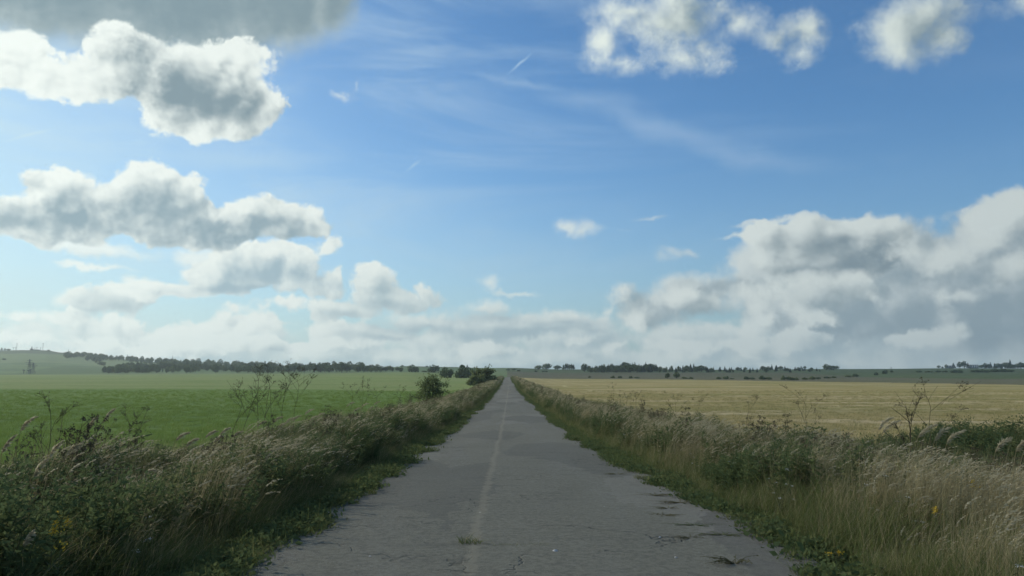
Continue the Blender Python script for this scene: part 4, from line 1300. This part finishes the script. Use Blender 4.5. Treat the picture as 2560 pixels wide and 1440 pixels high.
FRONT = [(85, 1040, -5.6, 'pale feathery reed plume rising highest at the left edge of the view', 1.1), (40, 1098, -5.4, 'short broken reed plume at the far left edge', .3),
         (238, 1046, -6.0, 'upright reed plume against the green field, left of its twin', .5), (276, 1026, -6.2, 'upright reed plume against the green field, right of its twin', .5),
         (150, 1112, -4.6, 'long pale reed plume standing upright below the left-hand pair', .4), (190, 1108, -4.9, 'reed plume bent over beside the upright pale one', 1.2),
         (110, 1160, -4.2, 'knotted pale reed plume low in the left front weeds', .2), (392, 1166, -4.2, 'heavy drooping reed plume in the middle of the left front', 1.8),
         (450, 1164, -4.3, 'small reed plume between the two heavy drooping ones', 1.0), (480, 1188, -4.0, 'heavy reed plume drooping far to the right in the left front', 2.0),
         (500, 1258, -3.4, 'lowest drooping reed plume near the dark weeds', 1.8), (118, 1330, -3.2, 'greyish reed plume low at the bottom left', .2)]
for i, (px, row, xt, lab, lean) in enumerate(FRONT):
    reed(px, row, xt, lab, None, i, lean * .8, .9)
for i, (px, row, xt) in enumerate(((462, 1080, -4.9), (486, 1096, -4.7), (532, 1076, -5.2), (548, 1090, -4.8), (566, 1070, -5.3), (598, 1078, -5.0), (622, 1088, -4.8), (610, 1132, -4.3), (655, 1052, -5.6))):
    reed(px, row, xt, 'pale wind-bent reed plume in the thick row left of the bare tall stalks', 'reed plumes in the left verge', 30 + i, 1.2, 1.1)
for i, (px, row, xt) in enumerate(((692, 1044, -5.3), (706, 1058, -5.0), (722, 1046, -5.4), (742, 1040, -5.5), (772, 1024, -5.8), (782, 1042, -5.3), (800, 1034, -5.4), (752, 1090, -4.4),
                                   (872, 1006, -5.8), (890, 1020, -5.4), (910, 1008, -5.6), (926, 1018, -5.3), (940, 1004, -5.7), (700, 1104, -4.3))):
    reed(px, row, xt, 'pale reed plume in the row right of the bare tall stalks', 'reed plumes further along the left verge', 60 + i, 1.2, 1.2)
for i, (px, row, xt, lab) in enumerate(((2186, 1050, 5.8, 'long pale reed plume, the tallest of the right-hand verge'), (2200, 1058, 5.6, 'reed plume just right of the tallest one on the right'),
                                        (2284, 1068, 5.8, 'single reed plume right of the dark tall stalk'), (2326, 1076, 6.0, 'reed plume bent right below the dark thicket'), (2352, 1082, 6.1, 'thin reed plume at the right of the bent one, below the thicket'),
                                        (2480, 1104, 6.3, 'reed plume left of the pair at the right edge'), (2530, 1102, 6.4, 'pale reed plume of the pair at the right edge, left one'), (2548, 1110, 6.3, 'reed plume at the very right edge of the view'))):
    reed(px, row, xt, lab, None, 90 + i, 1.0, 1.25)

def umbel_stalk(px, row, xt, label, seed, arms=4, lean=.1, spread=.35, group=None, mat='brown', rad=.006, rayed=True):
    """tall dead stalk that forks into ribs with flat seed heads"""
    r = np.random.default_rng(1200 + seed)
    x, y = verge_point(px, xt); z = gz(x, y); H = height_at(px, row, y) - z
    root = empty('dry_umbel_stalk', (x, y, z)); tag(root, label, 'weed', group)
    t = np.linspace(0, 1, 7)
    pts = np.stack([lean * H * t ** 1.6, r.normal(0, .03) * H * t, H * .86 * t], -1)
    pts[:, :2] += r.normal(0, .008 * H, (7, 2)) * (t[:, None] > 0)
    s = MB(); s.tube(pts, np.linspace(rad * 1.3, rad * .6, 7), 6)
    tips = []
    for i in range(arms):
        f = r.uniform(.55, 1.0) if i else 1.0
        st = np.array([np.interp(f, t, pts[:, j]) for j in range(3)])
        a = r.uniform(-.5, .5) + (0 if i % 2 else math.pi)
        up = H * r.uniform(.12, .30) if i else H * .14
        e = st + np.array([math.cos(a) * spread * H * r.uniform(.4, 1) * .55 * (1 if i else .3), math.sin(a) * .2 * spread * H, up])
        e[2] = min(e[2], H * r.uniform(.93, 1.0))
        s.tube([st, st * .5 + e * .5 + (0, 0, .03 * H), e], [rad * .7, rad * .5, rad * .4], 5)
        tips.append((e, e - st))
    for e, d in list(tips):      # finer twigs
        for j in range(2):
            st = e - d * r.uniform(.1, .7); q = st + d * .35 + np.array((r.normal(0, .10), r.normal(0, .05), r.uniform(.05, .16))) * H * .8
            s.tube([st, st * .5 + q * .5 + (0, 0, .01), q], [rad * .5, rad * .42, rad * .32], 4)
            if j == 0: tips.append((q, q - st))
    s.build('stem', M[mat], root)
    for e, d in tips:
        m = MB(); d = d / np.linalg.norm(d)
        for j in range(9):
            q = d * .06 + r.normal(0, .045, 3); q[2] = abs(q[2]) * .7 + .02
            q *= H / 1.9
            m.tube([e, e + q * .6 + (0, 0, .004), e + q], rad * .28, 3)
            leaflets(m, e + q + r.normal(0, .006, (5, 3)), .014 * H / 1.7, 0, .3, r=r, asp=.7)
        m.build('umbel', M[mat], root)
    return root
US = [(655, 962, -6.0, 'thin bare stalk at the left of the tall dead stalks', 3, -.05), (668, 931, -6.2, 'tallest bare dead stalk rising over the left verge', 4, .05), (684, 948, -6.1, 'bare dead stalk just right of the tallest one', 3, .0),
      (714, 932, -6.2, 'forked dead stalk third in the row of tall ones', 4, .06), (738, 936, -6.2, 'dead stalk with dark seed head at the right of the tall row', 5, .10), (612, 940, -6.1, 'dead stalk leaning right, apart to the left of the tall row', 4, .22),
      (588, 985, -6.0, 'shorter leaning dead stalk left of the tall row', 3, .2), (148, 1012, -6.3, 'three armed dead umbel against the green field at the left', 5, .0), (338, 1030, -6.2, 'dark weedy stalk with drooping top at the left field edge', 4, .05),
      (884, 965, -6.4, 'thin dead stalk against the green field before the shrub', 3, .05), (908, 962, -6.4, 'thin forked stalk against the green field before the shrub', 4, .08), (946, 970, -6.4, 'slender stalk nearest to the airy shrub', 3, .05),
      (1004, 972, -6.4, 'dark stalk at the foot of the airy shrub', 4, .05)]
for i, (px, row, xt, lab, arms, lean) in enumerate(US):
    umbel_stalk(px - lean * 60, row, xt, lab, i, arms, lean)
UR = [(2310, 974, 6.4, 'wide forked dead umbel against the golden field on the right', 5, .02, .6), (2004, 985, 6.4, 'dead umbel with thin arms against the golden field', 5, .0, .4), (1532, 965, 6.3, 'small dead stalk in front of the golden field near the road', 4, .0, .4),
      (1848, 997, 6.4, 'single thin bent stalk against the golden field', 2, .12, .3), (1686, 990, 6.2, 'leafy dark stalk rising from the right verge', 6, .0, .3), (1715, 1000, 6.2, 'dark twig leaning right beside the leafy stalk', 3, .25, .3)]
for i, (px, row, xt, lab, arms, lean, sp) in enumerate(UR):
    umbel_stalk(px, row, xt, lab, 40 + i, max(2, arms - 1), lean, sp, rad=.0048)
umbel_stalk(2250, 1032, 5.2, 'tall dark curved weed stalk in the middle of the right verge', 60, 3, .03, .12, rad=.009)
umbel_stalk(2150, 1130, 4.6, 'dark thin weed stalk left of the tall curved one', 61, 3, -.04, .12, rad=.006)
umbel_stalk(2085, 1110, 4.9, 'dark weed stalk leaning left in the right verge', 62, 3, -.22, .12, rad=.006)
for i, (px, row) in enumerate(((1545, 985), (1572, 982), (1585, 984), (1560, 990), (1600, 995))):
    umbel_stalk(px, row, 5.9, 'dark round seed head on the crest of the right verge near the road', 70 + i, 2, .03, .15, 'dark seed heads on the right verge')

def goldenrod(px, row, xt, label, seed, n=70, group=None):
    r = np.random.default_rng(1500 + seed)
    x, y = verge_point(px, xt); z = gz(x, y); H = height_at(px, row, y) - z
    root = empty('goldenrod', (x, y, z)); tag(root, label, 'flower', group)
    pts = np.array([(-.04, 0, 0), (-.02, 0, H * .5), (0, 0, H * .96)])
    s = MB(); s.tube(pts, [.004, .0035, .002], 5); leaflets(s, pts[0] + (pts[2] - pts[0]) * r.uniform(.1, .8, (26, 1)), .07, 0, .3, r=r, asp=.25)
    s.build('stem', M['stem'], root)
    f = MB(); t = r.uniform(0, 1, n)
    P = np.stack([r.normal(0, .02, n) * (1.2 - t), r.normal(0, .02, n) * (1.2 - t), H * .88 + .12 * H * t], -1)
    leaflets(f, P, .022, 0, .3, r=r, asp=.6); f.build('flower_head', M['yellow'], root)
for i, (px, row, xt, lab, n) in enumerate(((174, 1306, -3.3, 'brightest yellow flower spike at the bottom left', 90), (204, 1292, -3.4, 'thin yellow flower spike right of the brightest one', 44), (184, 1278, -3.5, 'small yellow flower head above the brightest one', 40),
                                           (192, 1352, -3.0, 'faded yellow flower head below the brightest one', 18), (722, 1100, -4.4, 'small yellow flowers far along the left verge', 60),
                                           (2132, 1156, 4.6, 'small yellow flower head beside the dark stalks on the right', 50), (2412, 1200, 5.2, 'yellow flowers high in the right-hand grass', 60), (2314, 1266, 4.2, 'orange yellow flower head low on the right', 60),
                                           (2050, 1382, 3.0, 'left of two yellow flowers at the bottom right', 40), (2076, 1380, 3.1, 'right of two yellow flowers at the bottom right', 40))):
    goldenrod(px, row, xt, lab, i, n)

# -- tufts that grow on and along the asphalt
M['weed'] = leaf_mat('creeping_stems', [(0.13, 0.12, 0.065), (0.17, 0.16, 0.085)], trans=.15)
TUFT = []
for i in range(4):
    r = np.random.default_rng(1700 + i); mb = MB()
    blades(mb, 70, .10, .05, .15, .008, 0, (.3, 1.4), r=r, wind=.1); blades(mb, 16, .10, .06, .18, .006, 1, (.4, 1.2), r=r, wind=.1)
    TUFT.append(mb.mesh('grass_tuft', [M['grass'], M['dry']]))
for i in range(3):
    r = np.random.default_rng(1750 + i); mb = MB()
    for j in range(18):
        a = r.uniform(0, 6.28); L = r.uniform(.06, .34)
        p1 = np.array([math.cos(a) * L, math.sin(a) * L * .5, r.uniform(.01, .07)])
        mb.tube([(0, 0, .0), p1 * .5 + (0, 0, .025), p1], [.0035, .003, .0015], 4)
        leaflets(mb, p1 * r.uniform(.2, 1, (6, 1)), .03, 0, .15, r=r, asp=.3)
    TUFT.append(mb.mesh('creeping_weed', [M['weed'] if i != 1 else M['dark_leaf']]))
def tuft(v, px, row, sx, sy, label, group=None, sz=1.0):
    x, y, z = on_ground(px, row)
    z = float(road_z(y)) + .03 if abs(x) < 2.4 else z
    o = bpy.data.objects.new('grass_tuft' if v < 4 else 'creeping_weed', TUFT[v]); COL.objects.link(o)
    o.location = (x, y, z - .008); o.scale = (sx, sy, sz); o.rotation_euler = (0, 0, rng.uniform(-.3, .3))
    tag(o, label, 'grass' if v < 4 else 'weed', group)
tuft(0, 1175, 1368, 1.25, 1.1, 'round green grass tuft on the pale seam in the middle of the road')
for i in range(8):
    tuft(1 + i % 3, 1222 + i * 20, 1373 + (i % 2) * 2, .55, .35, 'low grass sprouting along the crack across the road', 'grass along the road crack', .35)
for i, (px, row, v, sx, lab) in enumerate(((928, 1226, 5, .7, 'small dark weed standing on the asphalt near the left edge'), (930, 1240, 1, .9, 'flat green tuft reaching on to the asphalt from the left'), (960, 1166, 2, .8, 'grass tuft at the left edge of the asphalt, farther on'),
                                           (640, 1385, 3, 1.8, 'yellowish grass tuft at the left road edge, nearest to the viewer'), (600, 1400, 2, 1.8, 'grass tuft beside the yellowish one at the lower left road edge'),
                                           (1545, 1190, 4, 1.6, 'brown creeping weed farthest along the right road edge'), (1600, 1200, 0, 1.4, 'green tuft jutting on to the asphalt from the right edge'), (1580, 1178, 6, 1.2, 'thin brown weed at the right road edge'),
                                           (1650, 1212, 4, 1.5, 'wispy brown weed curving along the right road edge'), (1700, 1262, 4, 2.0, 'widest patch of brown creeping weed on the right'), (1640, 1244, 6, 1.5, 'brown weed left of the widest patch'),
                                           (1672, 1278, 4, 1.2, 'small brown sprig below the widest patch'), (1658, 1296, 6, 1.3, 'long flat brown weed on the asphalt'), (1740, 1322, 5, 1.5, 'dark green flat weed on the right of the asphalt'),
                                           (1728, 1352, 4, 1.2, 'brown weed below the dark green flat one'), (1810, 1346, 5, 1.7, 'dark leafy weed at the right road edge, nearer'), (1838, 1418, 4, 1.4, 'upright dark sprig at the bottom right of the asphalt'))):
    tuft(v, px, row, sx * .8, sx * .7, lab, None, 1.0 if v < 4 else .45 + (i == 16) * .5)

# -- pale stones lying on the road
m_stone, k_ = new_mat('pale_stone'); out_surface(k_, principled(k_, (.55, .54, .50), .8))
def stone(px, row, s, label, group=None):
    x, y, z = on_ground(px, row)
    r = np.random.default_rng(int(px))
    V = []; F = []
    for i in range(5):
        for j in range(8):
            a = j / 8 * 6.283; p = (i / 4 - .5) * math.pi
            V.append((math.cos(a) * math.cos(p), math.sin(a) * math.cos(p) * .8, math.sin(p) * .6))
    for i in range(4):
        for j in range(8): F.append((i * 8 + j, i * 8 + (j + 1) % 8, (i + 1) * 8 + (j + 1) % 8, (i + 1) * 8 + j))
    V = np.array(V) * (1 + r.normal(0, .1, (40, 1))) * s
    mb = MB(); mb.add(V, F)
    o = mb.build('stone', m_stone, loc=(x, y, (float(road_z(y)) + .03 if abs(x) < 2.4 else z) + s * .4)); tag(o, label, 'stone', group)
stone(650, 1324, .05, 'large white stone at the left road edge beside the grass')
stone(957, 1164, .045, 'white stone at the left edge of the asphalt, farther on')
stone(1388, 1390, .03, 'pale stone right of the grass-filled crack')
for px, row in ((925, 1402), (1156, 1384), (1182, 1382), (1350, 1210), (1510, 1274), (1403, 1418), (1345, 1420), (1470, 1342), (1200, 1290), (1476, 1388), (1690, 1404), (1650, 1352)):
    stone(px, row, .014, 'tiny pale pebble lying on the asphalt', 'pebbles on the asphalt')

# ------------------------------------------------------------------ things on the hills
m_metal, k_ = new_mat('weathered_metal'); out_surface(k_, principled(k_, (.11, .12, .12), .6))
m_wall, k_ = new_mat('weathered_wall'); out_surface(k_, principled(k_, k_.mix(k_.noise(world_pos(k_), .4, 4), (.20, .20, .19), (.30, .30, .28)), .9))
m_dark, k_ = new_mat('dark_roof'); out_surface(k_, principled(k_, (.06, .06, .06), .8))
m_white, k_ = new_mat('white_render'); out_surface(k_, principled(k_, (.72, .72, .70), .8))
def foot(px, row):
    x, y, z = on_ground(px, row); return x, y, z, y / F_PX       # and the size of one row there
def mast(px, row_top, row_foot, label, head=False):
    x, y, z, q = foot(px, row_foot); H = (row_foot - row_top) * q
    root = empty('radio_mast', (x, y, z)); tag(root, label, 'mast')
    m = MB()
    for sx, sy in ((-1, -1), (1, -1), (1, 1), (-1, 1)):
        m.tube([(sx * .5, sy * .5, -.5), (sx * .2, sy * .2, H)], .12, 5)
    for i in range(8):
        zz = H * i / 8; w = .5 - .3 * i / 8
        m.tube([(-w, -w, zz), (w, -w, zz + H / 8)], .07, 4); m.tube([(w, w, zz), (-w, w, zz + H / 8)], .07, 4)
    m.build('lattice', m_metal, root)
    if head:
        h = MB(); h.box((0, 0, H + .4), (2.4, 2.4, .9)); h.build('antenna', m_metal, root)
mast(41.5, 856, 874, 'thin tall mast on the hill crest behind the ski lift posts')
mast(107, 857.5, 874, 'thin mast with a small head on the hill crest right of the hilltop building', True)
mast(170.5, 873.5, 882, 'short mast on the crest left of the crest wood')
mast(318, 880.5, 893, 'faint mast rising out of the middle of the crest wood')
mast(431, 888, 905, 'faint mast above the crest wood beside the white tower')
mast(2228, 916.5, 921.5, 'short dark post alone on the right-hand skyline')
def lift_post(px, row_top, row_foot, label, wide=4.0):
    x, y, z, q = foot(px, row_foot); H = (row_foot - row_top) * q
    root = empty('lift_pylon', (x, y, z)); tag(root, label, 'pylon')
    m = MB(); m.tube([(0, 0, -.6), (0, 0, H)], [.42, .3], 7); m.build('post', m_metal, root)
    c = MB(); c.box((0, 0, H), (wide, .5, .6)); c.box((-wide * .45, 0, H - .5), (.6, .7, .7)); c.box((wide * .45, 0, H - .5), (.6, .7, .7)); c.build('crossarm', m_metal, root)
lift_post(33, 866.5, 874, 'left of two T-shaped lift posts on the crest at the far left')
lift_post(38.5, 866.5, 874, 'right of two T-shaped lift posts on the crest at the far left')
lift_post(86.5, 869, 874.5, 'low T-shaped post right beside the hilltop building', 5.0)
lift_post(92, 868, 874.5, 'T-shaped post between the hilltop building and the mast', 5.0)
lift_post(101.5, 868, 874.5, 'T-shaped post just left of the mast with the small head', 3.5)
lift_post(59, 925, 934, 'left T-shaped post at the foot of the open hillside', 2.5)
lift_post(70.5, 926, 935, 'middle T-shaped post at the foot of the open hillside', 2.2)
lift_post(75.5, 924, 935, 'right T-shaped post at the foot of the open hillside', 2.2)
def power_pylon(px, row_top, row_foot, label):
    x, y, z, q = foot(px, row_foot); H = (row_foot - row_top) * q
    root = empty('power_pylon', (x, y, z)); tag(root, label, 'pylon')
    m = MB()
    for sx, sy in ((-1, -1), (1, -1), (1, 1), (-1, 1)):
        m.tube([(sx * 2.2, sy * 2.2, -.5), (sx * .7, sy * .7, H * .6), (sx * .25, sy * .25, H)], .16, 5)
    for i in range(7):
        a = i / 7; b = (i + 1) / 7; wa, wb = 2.2 - 1.9 * a, 2.2 - 1.9 * b
        for s in (-1, 1):
            m.tube([(-wa, s * wa, H * a), (wb, s * wb, H * b)], .09, 4); m.tube([(wa, s * wa, H * a), (-wb, s * wb, H * b)], .09, 4)
    m.build('tower', m_metal, root)
    for f, w in ((.62, 4.5), (.76, 5.5), (.9, 3.8)):
        c = MB(); c.tube([(-w, 0, H * f), (0, 0, H * f + .8), (w, 0, H * f)], .13, 4); c.tube([(-w, 0, H * f), (w, 0, H * f)], .11, 4)
        c.build('crossarm', m_metal, root)
power_pylon(72, 899, 934, 'lattice power pylon standing in front of the open hillside')
power_pylon(82, 908, 934, 'smaller lattice power pylon behind and right of the tall one')
# building on the crest
x, y, z, q = foot(79, 875)
root = empty('hilltop_building', (x, y, z)); tag(root, 'dark hilltop building with a turret on the left-hand crest', 'building')
b = MB(); b.box((0, 0, 1.6), (5.6, 5, 4.2)); b.build('tower_block', m_wall, root)
b = MB(); b.box((12, 0, .4), (20, 6, 2.0)); b.build('wall', m_wall, root)
b = MB(); b.box((12, 0, 1.56), (20.8, 6.6, .3)); b.box((0, 0, 3.86), (6.2, 5.6, .3)); b.build('roof', m_dark, root)
b = MB(); b.tube([(0.3, 0, 4.0), (0.3, 0, 7.6), (0.3, 0, 11.5)], [1.3, .9, .1], 8); b.build('turret', m_dark, root)
for dx in (-1.4, 1.4):
    b = MB(); b.box((dx, -2.52, 2.0), (1.1, .06, 1.3)); b.build('window', m_dark, root)
x, y, z, q = foot(415, 911)
root = empty('white_tower', (x, y, z)); tag(root, 'small white tower among the trees of the left-hand hill', 'tower')
b = MB(); b.box((0, 0, 4.4), (3.6, 3.6, 10.8)); b.build('shaft', m_white, root)
b = MB(); b.box((0, 0, 9.95), (4.2, 4.2, .3)); b.build('cornice', m_wall, root)
for h in (3.0, 6.5):
    b = MB(); b.box((0.2, -1.82, h), (.8, .06, 1.3)); b.build('window', m_dark, root)
x, y, z, q = foot(459, 912)
root = empty('white_hut', (x, y, z)); tag(root, 'tiny white hut among the trees right of the white tower', 'hut')
b = MB(); b.box((0, 0, 1.4), (3.2, 3, 3.4)); b.build('wall', m_white, root)
b = MB(); b.add([(-1.8, -1.7, 3.1), (1.8, -1.7, 3.1), (1.8, 1.7, 3.1), (-1.8, 1.7, 3.1), (0, -1.7, 4.1), (0, 1.7, 4.1)], [(0, 1, 2, 3), (1, 2, 5, 4), (3, 0, 4, 5)]); b.add([(-1.8, -1.7, 3.1), (1.8, -1.7, 3.1), (0, -1.7, 4.1)], [(0, 1, 2)]); b.add([(-1.8, 1.7, 3.1), (1.8, 1.7, 3.1), (0, 1.7, 4.1)], [(0, 2, 1)]); b.build('roof', m_dark, root)
# ruins among the trees on the right
def ruin(px, row, wpx, hpx, label, bays):
    x, y, z, q = foot(px, row); W = wpx * q; H = hpx * q
    root = empty('ruined_building', (x, y, z)); tag(root, label, 'ruin')
    n = bays * 2 + 1; w = W / n; f = MB()
    for s in (0, 1):
        yy = s * 6.0
        for i in range(0, n, 2):
            f.box((-W / 2 + w * (i + .5), yy, H * .45), (w, .6, H * 1.1))
        for i in range(1, n, 2):
            f.box((-W / 2 + w * (i + .5), yy, H * .1), (w, .5, H * .4))
    f.box((-W / 2 + .3, 3, H * .4), (.6, 5.4, H)); f.build('wall', m_wall, root)
    l = MB(); l.box((0, 0, H + .33), (W * 1.02, .8, .5)); l.box((0, 6, H + .33), (W * 1.02, .8, .5)); l.build('lintel', m_wall, root)
ruin(2374, 920, 16, 6, 'low roofless grey ruin at the left of the trees on the skyline', 2)
ruin(2436, 920, 20, 8.5, 'taller grey ruin with open window holes right of the tall trees', 3)

# ------------------------------------------------------------------ crops close by
def p_crop(r):
    mb = MB(); blades(mb, 60, 0.32, 0.14, 0.32, 0.012, 0, (0.1, 0.7), r=r, segs=3); return mb, ['crop']
def p_stubble(r):
    mb = MB(); blades(mb, 40, 0.32, 0.10, 0.26, 0.010, 0, (0.05, 0.5), r=r, segs=3); blades(mb, 18, 0.32, 0.08, 0.22, 0.012, 1, (0.2, 0.8), r=r, segs=3); return mb, ['straw', 'grass']
M['crop'] = leaf_mat('crop_blades', [(0.18, 0.26, 0.065), (0.21, 0.28, 0.08)], trans=.4, patch=.06)
M['straw'] = leaf_mat('straw', [(0.36, 0.30, 0.13), (0.46, 0.39, 0.20), (0.24, 0.23, 0.08)], trans=.3, patch=.06)
for nm, fn in (('crop', p_crop), ('stubble', p_stubble)):
    KINDS[nm] = []
    for i in range(3):
        mb, mats = fn(np.random.default_rng(2000 + i)); KINDS[nm].append(mb.mesh(nm, [M[q] for q in mats]))
def field_cover(side, n, kind, name, label, cat):
    y = 5 + 190 * rng.uniform(0, 1, n) ** 2.0
    u = rng.uniform(.02, .78, n)
    x = side * np.maximum(6.9, u * y) - side * 0 + side * rng.uniform(0, 2.0, n) * (u * y < 6.9)
    keep = (np.abs(x) > 6.8) & (np.abs(x) < y * .8 + 2); x, y = x[keep], y[keep]
    sow(name, label, cat, x, y, ground(x, y) - .02, [kind], np.zeros(len(x), int), rng.uniform(.8, 1.3, len(x)), rng.uniform(-.7, .7, len(x)))
field_cover(-1, 11000, 'crop', 'young_crop', 'low green crop covering the near part of the left field', 'crop')
field_cover(1, 9000, 'stubble', 'stubble', 'short golden stubble covering the near part of the right field', 'stubble')
# ------------------------------------------------------------------ clouds that stand between the sun and the land, outside the view
def sun_cloud(gx, gy, height, rx, ry, rz, seed, through):
    """a heap of cloud whose shadow falls round (gx,gy)"""
    t = height / SUN_DIR.z
    c = np.array([gx + SUN_DIR.x * t, gy + SUN_DIR.y * t, height])
    r = np.random.default_rng(seed)
    nu, nv = 72, 36
    U, Vv = np.meshgrid(np.arange(nu) / nu * 2 * np.pi, np.linspace(-np.pi / 2, np.pi / 2, nv))
    D = np.stack([np.cos(U) * np.cos(Vv), np.sin(U) * np.cos(Vv), np.sin(Vv)], -1)
    k = np.ones(U.shape)
    for f, a in ((2, .16), (4, .10), (8, .06), (15, .035)):
        for j in range(4):
            w = r.normal(size=3) * f; k += a * .5 * np.abs(np.sin(D @ w + r.uniform(0, 6))) - a * .25
    P = D * k[..., None] * np.array([rx, ry, rz])
    P[..., 2] = np.where(P[..., 2] < 0, P[..., 2] * .35, P[..., 2])
    I2 = np.arange(nu * nv).reshape(nv, nu)
    F = np.stack([I2[:-1], np.roll(I2[:-1], -1, 1), np.roll(I2[1:], -1, 1), I2[1:]], -1).reshape(-1, 4)
    mb = MB()
    for q in (1.0, .88, .76, .62, .46):      # thin at the rim, thicker inside
        mb.add(P.reshape(-1, 3) * q, F)
    m, kk = new_mat('cloud')
    d = kk.n.new('ShaderNodeBsdfDiffuse'); d.inputs[0].default_value = (.8, .8, .8, 1)
    tr = kk.n.new('ShaderNodeBsdfTransparent')
    mx = kk.n.new('ShaderNodeMixShader'); mx.inputs[0].default_value = 1 - through
    kk.l.new(tr.outputs[0], mx.inputs[1]); kk.l.new(d.outputs[0], mx.inputs[2]); out_surface(kk, mx.outputs[0])
    tag(mb.build('cloud', m, smooth=True, loc=c), kind='structure')
sun_cloud(60, -288, 700, 470, 350, 130, 3, .968)
sun_cloud(950, 1400, 2500, 1350, 850, 300, 5, .95)

# ------------------------------------------------------------------ the air over the fields
def haze():
    mb = MB(); mb.box((0, 0, 35), (6400, 6400, 190))
    m, k = new_mat('haze')
    v = k.n.new('ShaderNodeVolumePrincipled')
    v.inputs['Color'].default_value = (.80, .93, .92, 1)
    v.inputs['Density'].default_value = HAZE
    v.inputs['Anisotropy'].default_value = 0.4
    o = k.n.new('ShaderNodeOutputMaterial'); k.l.new(v.outputs[0], o.inputs['Volume'])
    tag(mb.build('haze', m), 'thin pale haze over the fields and hills', 'haze', kind='stuff')
HAZE = 0.00013
haze()
# ------------------------------------------------------------------ light and render settings
sun_d = bpy.data.lights.new('sun', 'SUN')
sun_d.energy = 3.4
sun_d.angle = R(0.53)
sun_d.color = (1.0, 0.93, 0.82)
sun = bpy.data.objects.new('sun', sun_d)
COL.objects.link(sun)
sun.rotation_euler = SUN_DIR.to_track_quat('Z', 'Y').to_euler()

scene.render.engine = 'CYCLES'
scene.view_settings.view_transform = 'Standard'
scene.view_settings.look = 'None'
scene.view_settings.exposure = 0.0
scene.view_settings.gamma = 1.0
scene.cycles.use_denoising = True
scene.cycles.use_adaptive_sampling = True
scene.cycles.adaptive_threshold = 0.015
scene.cycles.adaptive_min_samples = 12
scene.cycles.max_bounces = 6
scene.cycles.transparent_max_bounces = 40
